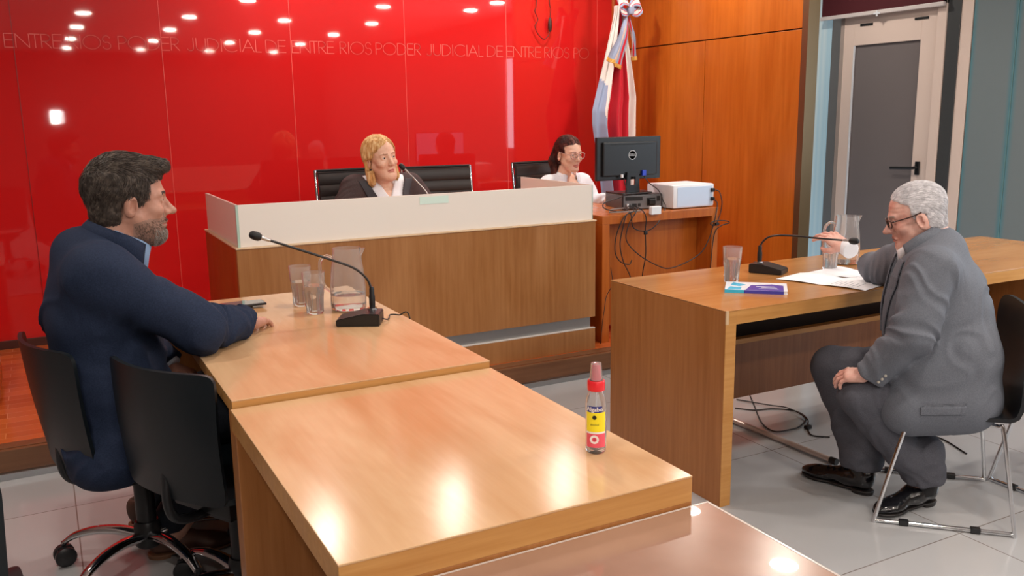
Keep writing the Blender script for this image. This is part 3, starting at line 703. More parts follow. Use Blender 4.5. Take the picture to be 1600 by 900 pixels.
MICB = mat('microphone base', srgb(30, 30, 32), 0.34)
def mic(loc, rz, label, neck, flip=False, w=0.10, l=0.145):
    r = empty('desk_microphone', loc, rz); tag(r, label, 'microphone')
    b = BM(); M = Matrix.Rotation(PI / 2, 4, 'X')
    poly = [(-l / 2, 0.0), (l / 2, 0.0), (l / 2, 0.040), (l * 0.12, 0.042), (-l / 2, 0.022)]
    v = [(x, y_, z) for y_ in (-w / 2, w / 2) for x, z in poly]; n = 5
    bm = bmesh.new(); vs = [bm.verts.new(q) for q in v]
    bm.faces.new([vs[i] for i in range(n)]); bm.faces.new([vs[n + i] for i in range(n)][::-1])
    for i in range(n): bm.faces.new((vs[(i + 1) % n], vs[i], vs[n + i], vs[n + (i + 1) % n]))
    bmesh.ops.recalc_face_normals(bm, faces=bm.faces); bmesh.ops.bevel(bm, geom=bm.edges[:], offset=0.003, segments=2, affect='EDGES')
    bm.verts.index_update(); b.add([q.co[:] for q in bm.verts], [[q.index for q in f.verts] for f in bm.faces]); bm.free()
    base = b.build('base', MICB, r)
    BM().box((-0.035, -0.015, 0.0), (-0.015, 0.015, 0.003), 0.001, M=Matrix.Translation((0, 0, 0.0335)) @ Matrix.Rotation(math.radians(-12), 4, 'Y')).build('talk_button', mat('grey button', srgb(90, 90, 94), 0.4), base)
    BM().lathe([(0.0, 0.040), (0.016, 0.040), (0.016, 0.046), (0.0, 0.046)], 20, (neck[0][0], neck[0][1], 0)).build('collar', CHROME, r, True)
    st = BM(); st.lathe([(0.0, 0.044), (0.0095, 0.044), (0.0105, 0.06), (0.0105, 0.085), (0.0085, 0.092), (0.0085, 0.11), (0.006, 0.118), (0.0, 0.118)], 16, (neck[0][0], neck[0][1], 0)); st.build('socket', BLACK, r, True)
    g = BM(); P = catmull(neck, 9); g.tube(P, 0.0042, 9); g.build('gooseneck', BLACK, r, True)
    e = P[-1]; d = (P[-1] - P[-3]).normalized(); Mq = Matrix.Translation(e) @ d.to_track_quat('Z', 'Y').to_matrix().to_4x4()
    BM().lathe([(0.0045, -0.035), (0.006, -0.03), (0.006, -0.005), (0.0, -0.004)], 12, M=Mq).build('metal_sleeve', STEEL, r, True)
    BM().lathe([(0.0, -0.006), (0.009, -0.005), (0.0135, 0.003), (0.0145, 0.014), (0.013, 0.026), (0.008, 0.033), (0.0, 0.035)], 18, M=Mq).build('foam_head', BLACKM, r, True)
    return r
def loc2(root_xy, rz, p):   # world -> local for neck points
    c, s = math.cos(-rz), math.sin(-rz); x = p[0] - root_xy[0]; y = p[1] - root_xy[1]
    return Vector((x * c - y * s, x * s + y * c, p[2] - root_xy[2]))
R1 = (0.905, 2.80, 0.77); a1 = math.radians(-28)
nk = [(0.955, 2.815, 0.83), (0.952, 2.815, 0.885), (0.938, 2.82, 0.92), (0.90, 2.825, 0.955), (0.84, 2.83, 0.983), (0.72, 2.84, 1.032), (0.605, 2.856, 1.078)]
mic(R1, a1, 'black gooseneck desk microphone on the left desk', [loc2(R1, a1, p) for p in nk])
R2 = (2.805, 2.875, 0.75); a2 = math.radians(-62 + 180)
nk = [(2.790, 2.915, 0.80), (2.792, 2.915, 0.86), (2.80, 2.90, 0.892), (2.815, 2.87, 0.912), (2.845, 2.80, 0.92), (2.875, 2.65, 0.922), (2.905, 2.52, 0.925)]
mic(R2, a2, 'black gooseneck desk microphone on the right table, pointing at the grey-haired man', [loc2(R2, a2, p) for p in nk])
R3 = (1.86, 4.42, 0.78); a3 = math.radians(0)
nk = [(1.86, 4.42, 0.84), (1.86, 4.42, 0.92), (1.858, 4.42, 0.97), (1.84, 4.43, 1.04), (1.78, 4.46, 1.12), (1.735, 4.49, 1.175)]
m3 = mic(R3, a3, 'thin desk microphone behind the bench glass in front of the blonde woman', [loc2(R3, a3, p) for p in nk])
for ch in m3.children:
    if ch.name.startswith('gooseneck'): ch.data.materials.clear(); ch.data.materials.append(STEEL)
cb = BM(); cb.tube([(0.968, 2.775, 0.785), (1.0, 2.79, 0.775), (1.03, 2.85, 0.775), (1.055, 2.83, 0.775), (1.083, 2.80, 0.765), (1.085, 2.80, 0.5), (1.09, 2.82, 0.02)], 0.0024, 8, smooth_n=7)
tag(cb.build('microphone_cable', CABLE, None, True), 'thin cable running from the left microphone over the desk edge', 'cable')

# phones
def phone(loc, rz, label, l=0.152, w=0.074):
    r = empty('mobile_phone', loc, rz); tag(r, label, 'phone')
    b = BM(); b.box((-l / 2, -w / 2, 0.0), (l / 2, w / 2, 0.0085), 0.003); b.build('case', BLACK, r, True)
    BM().box((-l / 2 + 0.004, -w / 2 + 0.004, 0.0086), (l / 2 - 0.004, w / 2 - 0.004, 0.0092), 0.0002).build('screen', mat('phone screen', srgb(58, 70, 76), 0.06, coat=1.0), r)
    return r
phone((0.575, 3.315, 0.77), math.radians(6), 'black phone lying under and left of another phone on the left desk')
phone((0.615, 3.262, 0.7795), math.radians(3), 'black phone resting on top of the other phone, nearer the tumblers')

# spray bottle
sb = empty('spray_bottle', (0.981, 1.484, 0.75), 0); tag(sb, 'clear spray bottle with red cap and yellow label on the foreground desk', 'bottle')
bp = mat('clear plastic', (1, 1, 1, 1), 0.03, trans=1.0, ior=1.35); white_sheen(bp, 0.12)  # the bottle's pale reflections are mixed in as white too
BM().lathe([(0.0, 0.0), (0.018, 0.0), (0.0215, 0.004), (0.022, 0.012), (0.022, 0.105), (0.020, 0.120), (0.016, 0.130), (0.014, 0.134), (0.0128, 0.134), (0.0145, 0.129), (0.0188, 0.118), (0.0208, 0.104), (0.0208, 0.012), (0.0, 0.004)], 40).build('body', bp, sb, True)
redp = mat('red cap plastic', srgb(232, 44, 52), 0.3); pinkp = mat('pink nozzle plastic', srgb(236, 96, 110), 0.3)
BM().lathe([(0.0, 0.136), (0.018, 0.136), (0.0185, 0.139), (0.0185, 0.154), (0.017, 0.157), (0.0, 0.157)], 36).build('collar', redp, sb, True)
BM().lathe([(0.0, 0.1575), (0.0115, 0.1575), (0.010, 0.165), (0.0085, 0.186), (0.007, 0.190), (0.0, 0.190)], 28).build('nozzle', pinkp, sb, True)
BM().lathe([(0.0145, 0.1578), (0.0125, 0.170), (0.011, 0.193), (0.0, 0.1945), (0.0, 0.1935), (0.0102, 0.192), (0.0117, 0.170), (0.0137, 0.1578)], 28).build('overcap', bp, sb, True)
BM().tube([(0, 0, 0.008), (0, 0, 0.136)], 0.002, 8).build('dip_tube', WHITEP, sb, True)
def label_patch(z0, z1, m, name, a0=-50, a1=50, r=0.02215, poly=None):
    b = BM(); V = []; F = []; n = 20; base = math.atan2(-1.484, -0.981) 
    for i in range(n + 1):
        a = base + math.radians(a0 + (a1 - a0) * i / n)
        for z in (z0, z1):
            for rr in (r, r + 0.0003): V.append((rr * math.cos(a), rr * math.sin(a), z))
    for i in range(n):
        k = 4 * i; F += [(k + 1, k + 5, k + 7, k + 3), (k, k + 2, k + 6, k + 4), (k + 2, k + 3, k + 7, k + 6), (k, k + 4, k + 5, k + 1)]
    F += [(0, 1, 3, 2), (4 * n, 4 * n + 2, 4 * n + 3, 4 * n + 1)]
    b.add(V, F); return b.build(name, m, sb, True, angle=30)
yel = mat('yellow label', srgb(250, 232, 40), 0.4); pnk = mat('pink label', srgb(238, 92, 112), 0.4)
nav = mat('navy label', srgb(28, 36, 128), 0.4); whl = mat('white label', srgb(240, 236, 236), 0.4); dkl = mat('dark print', srgb(50, 50, 30), 0.5)
label_patch(0.050, 0.092, yel, 'label', -58, 58)
label_patch(0.016, 0.046, pnk, 'label', -58, 58)
label_patch(0.046, 0.050, whl, 'label', -58, 58)
label_patch(0.0925, 0.1055, nav, 'label', -52, 34, 0.02225)
def on_label(ang, z, r=0.0227):
    a = math.atan2(-1.484, -0.981) + math.radians(ang)
    n = Vector((math.cos(a), math.sin(a), 0)); x = Vector((-n.y, n.x, 0))
    return Matrix(((x.x, 0, n.x, n.x * r), (x.y, 0, n.y, n.y * r), (0, 1, 0, z), (0, 0, 0, 1)))
def curved_text(s, size, z, m, name, c=0.0):
    me_o = text_mesh(name, s, size, m, sb, Matrix.Identity(4), 0.00005, bold=0.0003 if m is whl else 0.0)
    base = math.atan2(-1.484, -0.981) + math.radians(c)
    for v in me_o.data.vertices:
        a = base + v.co.x / 0.0226; rr = 0.0226 + v.co.z + (0.0002 if m is whl else 0)
        v.co = (rr * math.cos(a), rr * math.sin(a), z + v.co.y)
    return me_o
curved_text('Algabo', 0.0128, 0.0990, whl, 'brand_print', -8)
disc = lambda z, r0, r1, m, nm, ang: BM().lathe([(r0, 0.0), (r1, 0.0), (r1, 0.0003), (r0, 0.0003), (r0, 0.0)], 24, M=on_label(ang, z)).build(nm, m, sb, True)
disc(0.082, 0.002, 0.0045, dkl, 'emblem', -8)
disc(0.034, 0.0, 0.0095, whl, 'seal', -8)
disc(0.034, 0.003, 0.0048, pnk, 'seal_ring', -8).location = (0.0004 * math.cos(math.atan2(-1.484, -0.981)), 0.0004 * math.sin(math.atan2(-1.484, -0.981)), 0)
curved_text('alcohol', 0.0065, 0.066, dkl, 'small_print', -8)

# book, leaflets
bk = empty('paperback_book', (2.49, 2.615, 0.75), math.radians(-43.5)); tag(bk, 'thin paperback with blue and purple cover beside the papers', 'book')
BM().box((-0.118, -0.083, 0.0012), (0.117, 0.083, 0.0118), 0.0005).build('pages', PAPER, bk)
cyan = mat('cyan cover', srgb(60, 190, 232), 0.3); viol = mat('violet cover', srgb(66, 66, 172), 0.3); whc = mat('white cover', srgb(232, 240, 250), 0.3)
BM().box((-0.119, -0.0845, 0.0), (0.119, 0.0835, 0.0011), 0.0003).box((-0.119, -0.0845, 0.0119), (0.119, 0.0835, 0.0130), 0.0003).build('cover', whc, bk)
BM().box((-0.119, -0.0857, 0.0), (-0.045, -0.0846, 0.0130), 0.0003).build('spine', cyan, bk); BM().box((-0.0445, -0.0857, 0.0), (0.105, -0.0846, 0.0130), 0.0003).build('spine', viol, bk)
cv = BM()
def flat(b, poly, z): b.prism(poly, z, z + 0.0002)
c1 = BM(); flat(c1, [(-0.11, -0.075), (-0.06, -0.08), (-0.055, -0.03), (-0.10, -0.02)], 0.0131); flat(c1, [(-0.10, 0.01), (-0.062, -0.01), (-0.04, 0.03), (-0.09, 0.075)], 0.0131); c1.build('cover_print', cyan, bk)
c2 = BM(); flat(c2, [(-0.04, -0.083), (0.105, -0.083), (0.105, 0.03), (0.06, 0.05), (-0.02, 0.02)], 0.0131); c2.build('cover_print', viol, bk)
c3 = BM(); flat(c3, [(0.01, -0.05), (0.085, -0.05), (0.085, -0.045), (0.01, -0.045)], 0.0134); flat(c3, [(0.02, -0.03), (0.08, -0.03), (0.08, -0.024), (0.02, -0.024)], 0.0134); flat(c3, [(0.0, -0.01), (0.07, -0.01), (0.07, 0.0), (0.0, 0.0)], 0.0134); c3.build('cover_lettering', whc, bk)
def leaflet(loc, rz, l, w, label, lift=0.012, ph=0.0):
    def fn(u, v):
        x = u * l / 2; y_ = v * w / 2
        z = 0.0015 + lift * (abs(math.sin(PI * (u + ph) * 1.0))) ** 1.2 * (0.65 + 0.35 * v) * (1 if abs(u) < 0.98 else 0.6)
        return (x, y_ + 0.006 * math.sin(2 * u), z)
    r = empty('paper_leaflet', loc, rz); tag(r, label, 'paper')
    sheet(fn, 41, 9, 0.0008, 'sheet', PAPER, r)
    ln = BM(); ink = mat('grey ink', srgb(168, 176, 190), 0.6)
    for k in range(7):
        u = 0.2 + 0.09 * k
        a, b_ = Vector(fn(u, -0.75)), Vector(fn(u, -0.15 if k % 3 else 0.1))
        pts = [Vector(fn(u, -0.75 + (0.6 if k % 3 else 0.85) * q / 6)) + Vector((0, 0, 0.0008)) for q in range(7)]
        ln.tube(pts, 0.0006, 4)
    ln.build('printed_lines', ink, r)
    return r
leaflet((2.865, 2.575, 0.751), math.radians(-75), 0.385, 0.20, 'open white leaflet overhanging the front edge of the right table', 0.012)
leaflet((3.075, 2.62, 0.751), math.radians(-81), 0.34, 0.19, 'white sheets partly under the grey-suited man\'s forearm', 0.008, 0.3)

# monitor, computer box, printer on the clerk's desk
mo = empty('computer_monitor', (3.205, 4.50, 0.964)); tag(mo, 'black flat monitor seen from behind on the clerk desk', 'monitor')
BM().box((-0.237, -0.006, 0.085), (0.237, 0.018, 0.345), 0.005).build('display_bezel', BLACK, mo)
BM().box((-0.228, 0.0182, 0.095), (0.228, 0.0195, 0.337), 0.001).build('screen', mat('lit screen', srgb(60, 80, 110), 0.2, emit=(0.5, 0.65, 0.9, 1), estr=0.8), mo)
BM().box((-0.20, -0.022, 0.11), (0.20, -0.0065, 0.315), 0.012).build('rear_housing', BLACK, mo)
BM().box((-0.15, -0.0235, 0.298), (0.15, -0.0222, 0.303), 0.0005).build('vent_slot', BLACKM, mo)
Mb = Matrix.Translation((0.012, -0.0225, 0.235)) @ Matrix.Rotation(PI / 2, 4, 'X')
lgw = mat('logo grey', srgb(206, 210, 216), 0.35)
BM().lathe([(0.0255, 0.0), (0.029, 0.0), (0.029, 0.0012), (0.0255, 0.0012), (0.0255, 0.0)], 40, M=Mb).build('logo_ring', lgw, mo, True)
text_mesh('logo_lettering', 'DELL', 0.021, lgw, mo, Mb, 0.0006)
st = BM(); st.prism([(-0.050, 0.0), (0.050, 0.0), (0.043, 0.125), (-0.043, 0.125), (-0.0465, 0.065), (-0.018, 0.065), (-0.018, 0.095), (0.018, 0.095), (0.018, 0.045), (-0.018, 0.045), (-0.018, 0.0645), (-0.0468, 0.0645)], 0.0, 0.012, M=Matrix.Translation((0.01, -0.024, 0.008)) @ Matrix.Rotation(PI / 2, 4, 'X')); st.build('stand_neck', BLACK, mo)
BM().box((-0.10, -0.085, 0.0), (0.12, 0.10, 0.010), 0.004).build('stand_base', BLACK, mo)
blu = mat('blue plug', srgb(40, 70, 200), 0.4)
BM().box((0.082, -0.036, 0.105), (0.108, -0.0225, 0.140), 0.002).build('video_plug', blu, mo)
BM().box((-0.075, -0.034, 0.100), (-0.06, -0.0225, 0.120), 0.002).build('power_plug', WHITEP, mo)
pc = empty('desktop_computer', (3.13, 4.445, 0.87), math.radians(-15)); tag(pc, 'slim black desktop computer box under the monitor with its ports showing', 'computer')
BM().box((-0.008, 0.0, 0.0), (0.252, 0.31, 0.092), 0.003).build('case', mat('computer case', srgb(44, 34, 38), 0.35), pc)
grey = mat('port panel metal', srgb(128, 132, 138), 0.35, metal=0.7)
BM().box((0.0, -0.004, 0.006), (0.244, -0.0005, 0.088), 0.001).build('rear_panel', grey, pc)
pp = BM()
for (x, z, w, h) in ((0.012, 0.055, 0.11, 0.024), (0.150, 0.022, 0.055, 0.048), (0.215, 0.05, 0.022, 0.03), (0.055, 0.018, 0.03, 0.02), (0.092, 0.018, 0.018, 0.02), (0.015, 0.018, 0.028, 0.016)):
    pp.box((x, -0.0058, z), (x + w, -0.0042, z + h), 0.0005)
pp.build('ports', BLACKM, pc)
BM().box((0.16, -0.028, 0.03), (0.20, -0.006, 0.062), 0.004).build('power_plug', BLACK, pc)
BM().box((0.018, -0.02, 0.012), (0.03, -0.006, 0.038), 0.002).build('white_plug', WHITEP, pc)
pr_ = empty('printer', (3.385, 4.285, 0.87)); tag(pr_, 'white box printer at the right end of the clerk desk', 'printer')
bm_ = BM(); bm_.box((0.0, 0.0, 0.004), (0.318, 0.27, 0.146), 0.014); bm_.build('housing', WHITEP, pr_, True)
BM().box((0.03, -0.002, 0.012), (0.300, 0.002, 0.132), 0.003).build('rear_cover', mat('daylight-tinted plastic', srgb(200, 220, 246), 0.35), pr_)  # blue cast of reflected daylight put into this face's colour
sc = BM()
for x in (0.03, 0.28):
    for y_ in (0.04, 0.22): sc.box((x, y_, 0.0), (x + 0.02, y_ + 0.02, 0.005), 0.001)
sc.build('feet', BLACK, pr_)
for z in (0.095, 0.040): BM().box((0.285, -0.018, z), (0.31, -0.002, z + 0.022), 0.003).build('plug', BLACK, pr_)

# cables behind the clerk's desk: each is its own thing
def cable(pts, label, r=0.0032, m=CABLE, name='cable', cat='cable', plug=None):
    b = BM(); b.tube(pts, r, 8, smooth_n=8)
    if plug: b.box([c - d for c, d in zip(plug[0], plug[1])], [c + d for c, d in zip(plug[0], plug[1])], 0.003)
    return tag(b.build(name, m, None, True), label, cat)
yc = 4.225
cable([(3.15, 4.47, 1.06), (3.14, 4.44, 1.02), (3.10, 4.36, 0.985), (2.98, 4.28, 0.965), (2.88, 4.26, 0.95), (2.85, 4.25, 0.925), (2.90, 4.26, 0.90), (3.0, 4.28, 0.885), (3.10, 4.33, 0.893), (3.15, 4.40, 0.90)], 'cable looping left from the monitor past the computer box')
cable([(3.295, 4.47, 1.075), (3.30, 4.42, 1.03), (3.33, 4.36, 0.985), (3.345, 4.33, 0.92), (3.33, 4.29, 0.885), (3.22, yc, 0.80), (3.14, yc, 0.765), (3.05, yc, 0.79), (3.03, yc, 0.87), (3.05, 4.30, 0.892), (3.15, 4.41, 0.90)], 'cable from the blue monitor plug, dipping below the desk top')
cable([(3.16, 4.42, 0.89), (3.06, 4.24, 0.885), (3.0, yc, 0.87), (2.975, yc, 0.80), (2.955, yc, 0.70), (2.975, 4.22, 0.60), (3.03, yc, 0.50), (3.06, 4.26, 0.40), (3.09, 4.29, 0.20), (3.10, 4.28, 0.13)], 'black cable falling straight from the computer to the platform')
cable([(3.17, 4.42, 0.895), (3.07, 4.25, 0.885), (2.985, yc, 0.86), (2.93, yc, 0.76), (2.92, yc, 0.66), (2.955, yc, 0.60), (3.02, yc, 0.575), (3.04, yc, 0.60)], 'cable in a narrow loop left under the computer')
cable([(3.20, 4.42, 0.89), (3.13, 4.25, 0.885), (3.14, yc, 0.84), (3.135, yc, 0.77), (3.14, yc, 0.62), (3.13, 4.24, 0.50), (3.14, 4.26, 0.30), (3.16, 4.28, 0.13)], 'cable with a tie hanging down the middle of the desk opening', plug=((3.135, yc - 0.003, 0.755), (0.011, 0.006, 0.012)))
cable([(3.18, 4.42, 0.89), (3.08, 4.24, 0.885), (3.02, yc, 0.82), (3.0, yc, 0.72), (3.10, yc, 0.62), (3.25, yc, 0.54), (3.33, yc, 0.525), (3.45, yc, 0.55), (3.56, yc, 0.60), (3.62, yc, 0.68), (3.65, yc, 0.76), (3.67, yc, 0.83), (3.69, 4.24, 0.895), (3.68, 4.262, 0.92)], 'long cable sagging across the opening up to the printer')
cable([(3.695, 4.262, 0.975), (3.705, 4.24, 0.965), (3.715, yc, 0.90), (3.70, yc, 0.82), (3.66, yc - 0.01, 0.765), (3.62, yc - 0.01, 0.775), (3.66, yc - 0.01, 0.79), (3.74, yc - 0.01, 0.785), (3.77, yc - 0.01, 0.77), (3.70, yc - 0.01, 0.755), (3.66, yc, 0.70), (3.63, 4.215, 0.50), (3.62, 4.215, 0.30), (3.62, 4.21, 0.13)], 'bundled cable tied in a bow beside the right desk leg', plug=((3.67, yc - 0.012, 0.77), (0.014, 0.007, 0.009)))
cable([(3.10, 4.40, 0.887), (3.0, 4.38, 0.886), (2.93, 4.30, 0.885), (2.92, 4.27, 0.884), (3.0, 4.25, 0.884), (3.12, 4.26, 0.884), (3.16, 4.33, 0.884)], 'grey cable lying loose on the desk beside the computer', 0.004, mat('grey cable', srgb(130, 126, 124), 0.5))
cable([(2.95, 4.31, 0.55), (2.90, 4.222, 0.47), (2.86, 4.222, 0.40), (2.83, 4.20, 0.32), (2.82, 4.2, 0.26), (2.80, 4.19, 0.13)], 'thin cable slanting down across the left desk leg', 0.002)
ad = BM(); ad.box((3.165, 4.205, 0.86), (3.235, 4.233, 0.908), 0.004); tag(ad.build('power_adapter', WHITEP, None), 'white power adapter hanging over the clerk desk edge', 'adapter')
# cables and rail on the floor under the right table
cable([(2.94, 3.20, 0.004), (3.0, 3.13, 0.004), (3.09, 3.10, 0.004), (3.16, 3.03, 0.004), (3.15, 2.95, 0.004), (3.11, 2.90, 0.004), (3.02, 2.85, 0.004), (2.955, 2.84, 0.004), (2.87, 2.86, 0.004), (2.90, 2.97, 0.004), (3.04, 3.17, 0.004), (3.14, 3.31, 0.004)], 'black cable in a long loop on the floor under the right table')
cable([(3.04, 3.30, 0.004), (3.10, 3.14, 0.011), (3.15, 3.05, 0.011), (3.115, 2.90, 0.011), (3.05, 2.83, 0.004), (2.98, 2.74, 0.004), (3.03, 2.68, 0.004)], 'short cable with a black plug on the floor under the right table', plug=((3.035, 2.815, 0.009), (0.016, 0.011, 0.008)))
cable([(3.05, 2.55, 0.004), (3.25, 2.56, 0.004), (3.41, 2.53, 0.004), (3.44, 2.42, 0.004), (3.375, 2.25, 0.004)], 'thin black cable on the floor behind the grey-suited man\'s shins')
rl = empty('floor_rail', (2.80, 2.74, 0)); tag(rl, 'pale metal rail with black end cap on the floor under the table', 'rail')
b = BM(); b.tube([(-0.012, 0.36, 0.014), (0.007, -0.27, 0.014)], 0.0125, 14); b.build('rail', mat('pale metal', srgb(206, 190, 184), 0.25, metal=0.4), rl, True)
b = BM(); b.tube([(0.007, -0.268, 0.0145), (0.008, -0.30, 0.0145)], 0.0145, 14); b.build('end_cap', BLACK, rl, True)

# ---------------------------------------------------------------- flag in the corner
fl = empty('flag', (3.86, 5.60, PLAT)); tag(fl, 'provincial flag hanging in folds from a pole in the corner', 'flag')
b = BM(); b.tube([(0.02, 0.06, 0.02), (0.02, 0.06, 2.35)], 0.014, 12); b.lathe([(0.0, 0.0), (0.15, 0.0), (0.15, 0.02), (0.05, 0.04), (0.0, 0.04)], 30, (0.02, 0.06, 0)); b.build('pole', W_BEDGE, fl, True)
F_BLUE = mat('flag pale blue', srgb(150, 168, 200), 0.8, sheen=0.2); F_WHITE = mat('flag white', srgb(232, 230, 226), 0.8, sheen=0.2); F_RED = mat('flag red', srgb(206, 20, 48), 0.8, sheen=0.2)
F_GOLD = mat('gold fringe', srgb(214, 168, 80), 0.6)
def flag_pt(u, z):      # u 0..1, z above the platform
    t = min(1, max(0, (2.06 - z) / 1.35))
    L = -0.02 - 0.175 * min(1, t * 1.9) ** 1.1 + 0.09 * max(0, (t - 0.60) / 0.4); Rr_ = 0.03 + 0.115 * min(1, t * 2.2) - 0.02 * max(0, (t - 0.65) / 0.35)
    x = L + (Rr_ - L) * u
    am = 0.012 + 0.045 * t
    y = am * math.sin(u * 17 + 1.4 * t + 0.5) + 0.015 * math.sin(u * 41 + 5 * t) - 0.02
    return (x, y - 0.01, z)
nu, nz = 97, 90
zs = np.linspace(2.10, 0.70, nz); us = np.linspace(0, 1, nu)
V = [flag_pt(u, z) for z in zs for u in us]; V2 = [(x, y + 0.0025, z) for x, y, z in V]
F = []; MI = []
for j in range(nz - 1):
    for i in range(nu - 1):
        a = j * nu + i; u = us[i]; z = zs[j] + PLAT
        if u < 0.17 and z < 1.66 + 0.3 * (0.17 - u): m_ = 0
        elif u < 0.36 and z < 1.44 - 0.5 * (u - 0.17): m_ = 0
        elif u < 0.37: m_ = 1
        elif u < 0.86: m_ = 2
        else: m_ = 1
        F.append((a, a + nu, a + nu + 1, a + 1)); MI.append(m_)
        n0 = nu * nz; F.append((n0 + a, n0 + a + 1, n0 + a + nu + 1, n0 + a + nu)); MI.append(m_)
mesh('flag_cloth', V + V2, F, [F_BLUE, F_WHITE, F_RED], fl, True, MI)
def ribbon(p0, p1, w0, w1, stripes, name, nrm=(0.4, -0.9, 0), pleat=0.008, off=0.0, fringe=True):
    p0, p1 = Vector(p0), Vector(p1); d = (p1 - p0).normalized(); n = Vector(nrm).normalized(); s = d.cross(n).normalized()
    nu, nv = 31, 24; V = []; F = []; MI = []
    for j in range(nv):
        t = j / (nv - 1); w = w0 + (w1 - w0) * t; c = p0.lerp(p1, t) + n * (0.012 * math.sin(PI * t))
        for i in range(nu):
            u = i / (nu - 1) - 0.5
            V.append(c + s * (u * w) + n * (pleat * math.sin(u * 11 + off) * (0.5 + t) + 0.004 * math.sin(9 * t + 6 * u)))
    k = len(V); V += [v - n * 0.002 for v in V]
    for j in range(nv - 1):
        for i in range(nu - 1):
            a = j * nu + i; m_ = stripes[min(len(stripes) - 1, int((i / (nu - 1)) * len(stripes)))]
            F.append((a, a + 1, a + nu + 1, a + nu)); MI.append(m_); F.append((k + a, k + a + nu, k + a + nu + 1, k + a + 1)); MI.append(m_)
    o = mesh(name, V, F, [F_BLUE, F_WHITE, F_RED, F_GOLD], fl, True, MI)
    if fringe:
        fb = BM()
        for i in range(0, nu - 1):
            e = V[(nv - 1) * nu + i]
            fb.tube([e, e + d * 0.028 + n * 0.002 * math.sin(i * 2.1)], 0.0042, 5)
        fb.build('fringe', F_GOLD, o, True)
    return o
ribbon((0.055, -0.07, 2.02), (-0.075, -0.10, 1.70), 0.055, 0.165, [0, 2, 0, 1, 1, 1, 0, 0, 0], 'sash')
ribbon((0.075, -0.06, 2.02), (0.115, -0.07, 1.74), 0.03, 0.05, [0, 1, 0, 2, 1], 'sash', off=1.5)
for sx in (-1, 1):      # the two loops of the bow and the knot
    V = []; F = []; MI = []; nu, nv = 25, 13
    for i in range(nu):
        a = 2 * PI * i / nu
        for j in range(nv):
            v = j / (nv - 1) - 0.5
            wid = 0.045 + 0.065 * (0.5 - 0.5 * math.cos(a))
            x = 0.062 + sx * (0.048 * (1 - math.cos(a))); z = 2.075 + 0.040 * math.sin(a) + 0.045 * (1 - math.cos(a)) * 0.35
            V.append((x + sx * 0.0 , -0.085 + v * wid * 0.5 + 0.006 * math.sin(5 * a), z + v * wid * 0.9))
    for i in range(nu):
        for j in range(nv - 1):
            a = i * nv + j; b_ = ((i + 1) % nu) * nv + j; F.append((a, b_, b_ + 1, a + 1)); MI.append([0, 0, 2, 1, 1, 1, 1, 2, 0, 0, 0, 0][j])
    o = mesh('bow_loop', V, F, [F_BLUE, F_WHITE, F_RED, F_GOLD], fl, True, MI)
    md = o.modifiers.new('s', 'SOLIDIFY'); md.thickness = 0.003
BM().box((-0.018, -0.03, -0.028), (0.018, 0.03, 0.028), 0.012, M=Matrix.Translation((0.062, -0.095, 2.06))).build('bow_knot', F_BLUE, fl, True)

# the television camera's lamp on its tripod behind the photographer (it mirrors in the red glass)
tv = empty('video_lamp', (0.30, -1.0, 0)); tag(tv, 'square white video lamp on a tripod behind the photographer, mirrored in the red glass', 'lamp')
BM().box((-0.09, -0.06, 1.41), (0.09, 0.03, 1.59), 0.008).build('lamp_head', BLACK, tv)
BM().box((-0.078, 0.0305, 1.422), (0.078, 0.034, 1.578), 0.002).build('lamp_panel', mat('lamp panel', (1, 1, 1, 1), 0.4, emit=(1, 0.97, 0.94, 1), estr=12.0), tv)
b = BM(); b.tube([(0, -0.01, 1.0), (0, -0.01, 1.42)], 0.012, 10); b.build('column', BLACK, tv, True)
for k in range(3):
    a = PI / 2 + 2 * PI * k / 3 + 0.5
    b = BM(); b.tube([(0, -0.01, 1.02), (0.42 * math.cos(a), 0.42 * math.sin(a) - 0.01, 0.012)], 0.011, 8); b.build('leg', BLACK, tv, True)
# ================================================================ PEOPLE
# distance-field modelling: smooth unions of tapered limbs, turned into one skin by surface nets
A_ = lambda *v: np.array(v, dtype=np.float64)
def smin(a, b, k):
    if k <= 0: return np.minimum(a, b)
    h = np.clip(0.5 + 0.5 * (b - a) / k, 0, 1)
    return b * (1 - h) + a * h - k * h * (1 - h)
def smax(a, b, k): return -smin(-a, -b, k)
def rotm(rx=0, ry=0, rz=0):
    return np.array(Euler((math.radians(rx), math.radians(ry), math.radians(rz))).to_matrix()) if False else np.array(Euler((math.radians(rx), math.radians(ry), math.radians(rz)), 'XYZ').to_matrix())
def d_cap(P, a, b, ra, rb, flat=None):
    a = A_(*a); b = A_(*b); ab = b - a
    h = np.clip(((P - a) @ ab) / max(ab @ ab, 1e-12), 0, 1)
    D = P - a - h[:, None] * ab
    if flat is not None:
        ax, k = flat; ax = A_(*ax); ax /= np.linalg.norm(ax)
        D = D + np.outer(D @ ax, ax) * (k - 1)
    return np.linalg.norm(D, axis=1) - (ra + (rb - ra) * h)
def d_ell(P, c, r, R=None):
    q = P - A_(*c)
    if R is not None: q = q @ R
    r = A_(*r); k0 = np.linalg.norm(q / r, axis=1); k1 = np.linalg.norm(q / (r * r), axis=1)
    return np.where(k1 < 1e-9, -r.min(), k0 * (k0 - 1) / np.maximum(k1, 1e-9))
def d_box(P, c, h, R=None, rd=0.0):
    q = P - A_(*c)
    if R is not None: q = q @ R
    q = np.abs(q) - (A_(*h) - rd)
    return np.linalg.norm(np.maximum(q, 0), axis=1) + np.minimum(q.max(axis=1), 0) - rd
def d_plane(P, p, n):
    n = A_(*n); n /= np.linalg.norm(n); return (P - A_(*p)) @ n
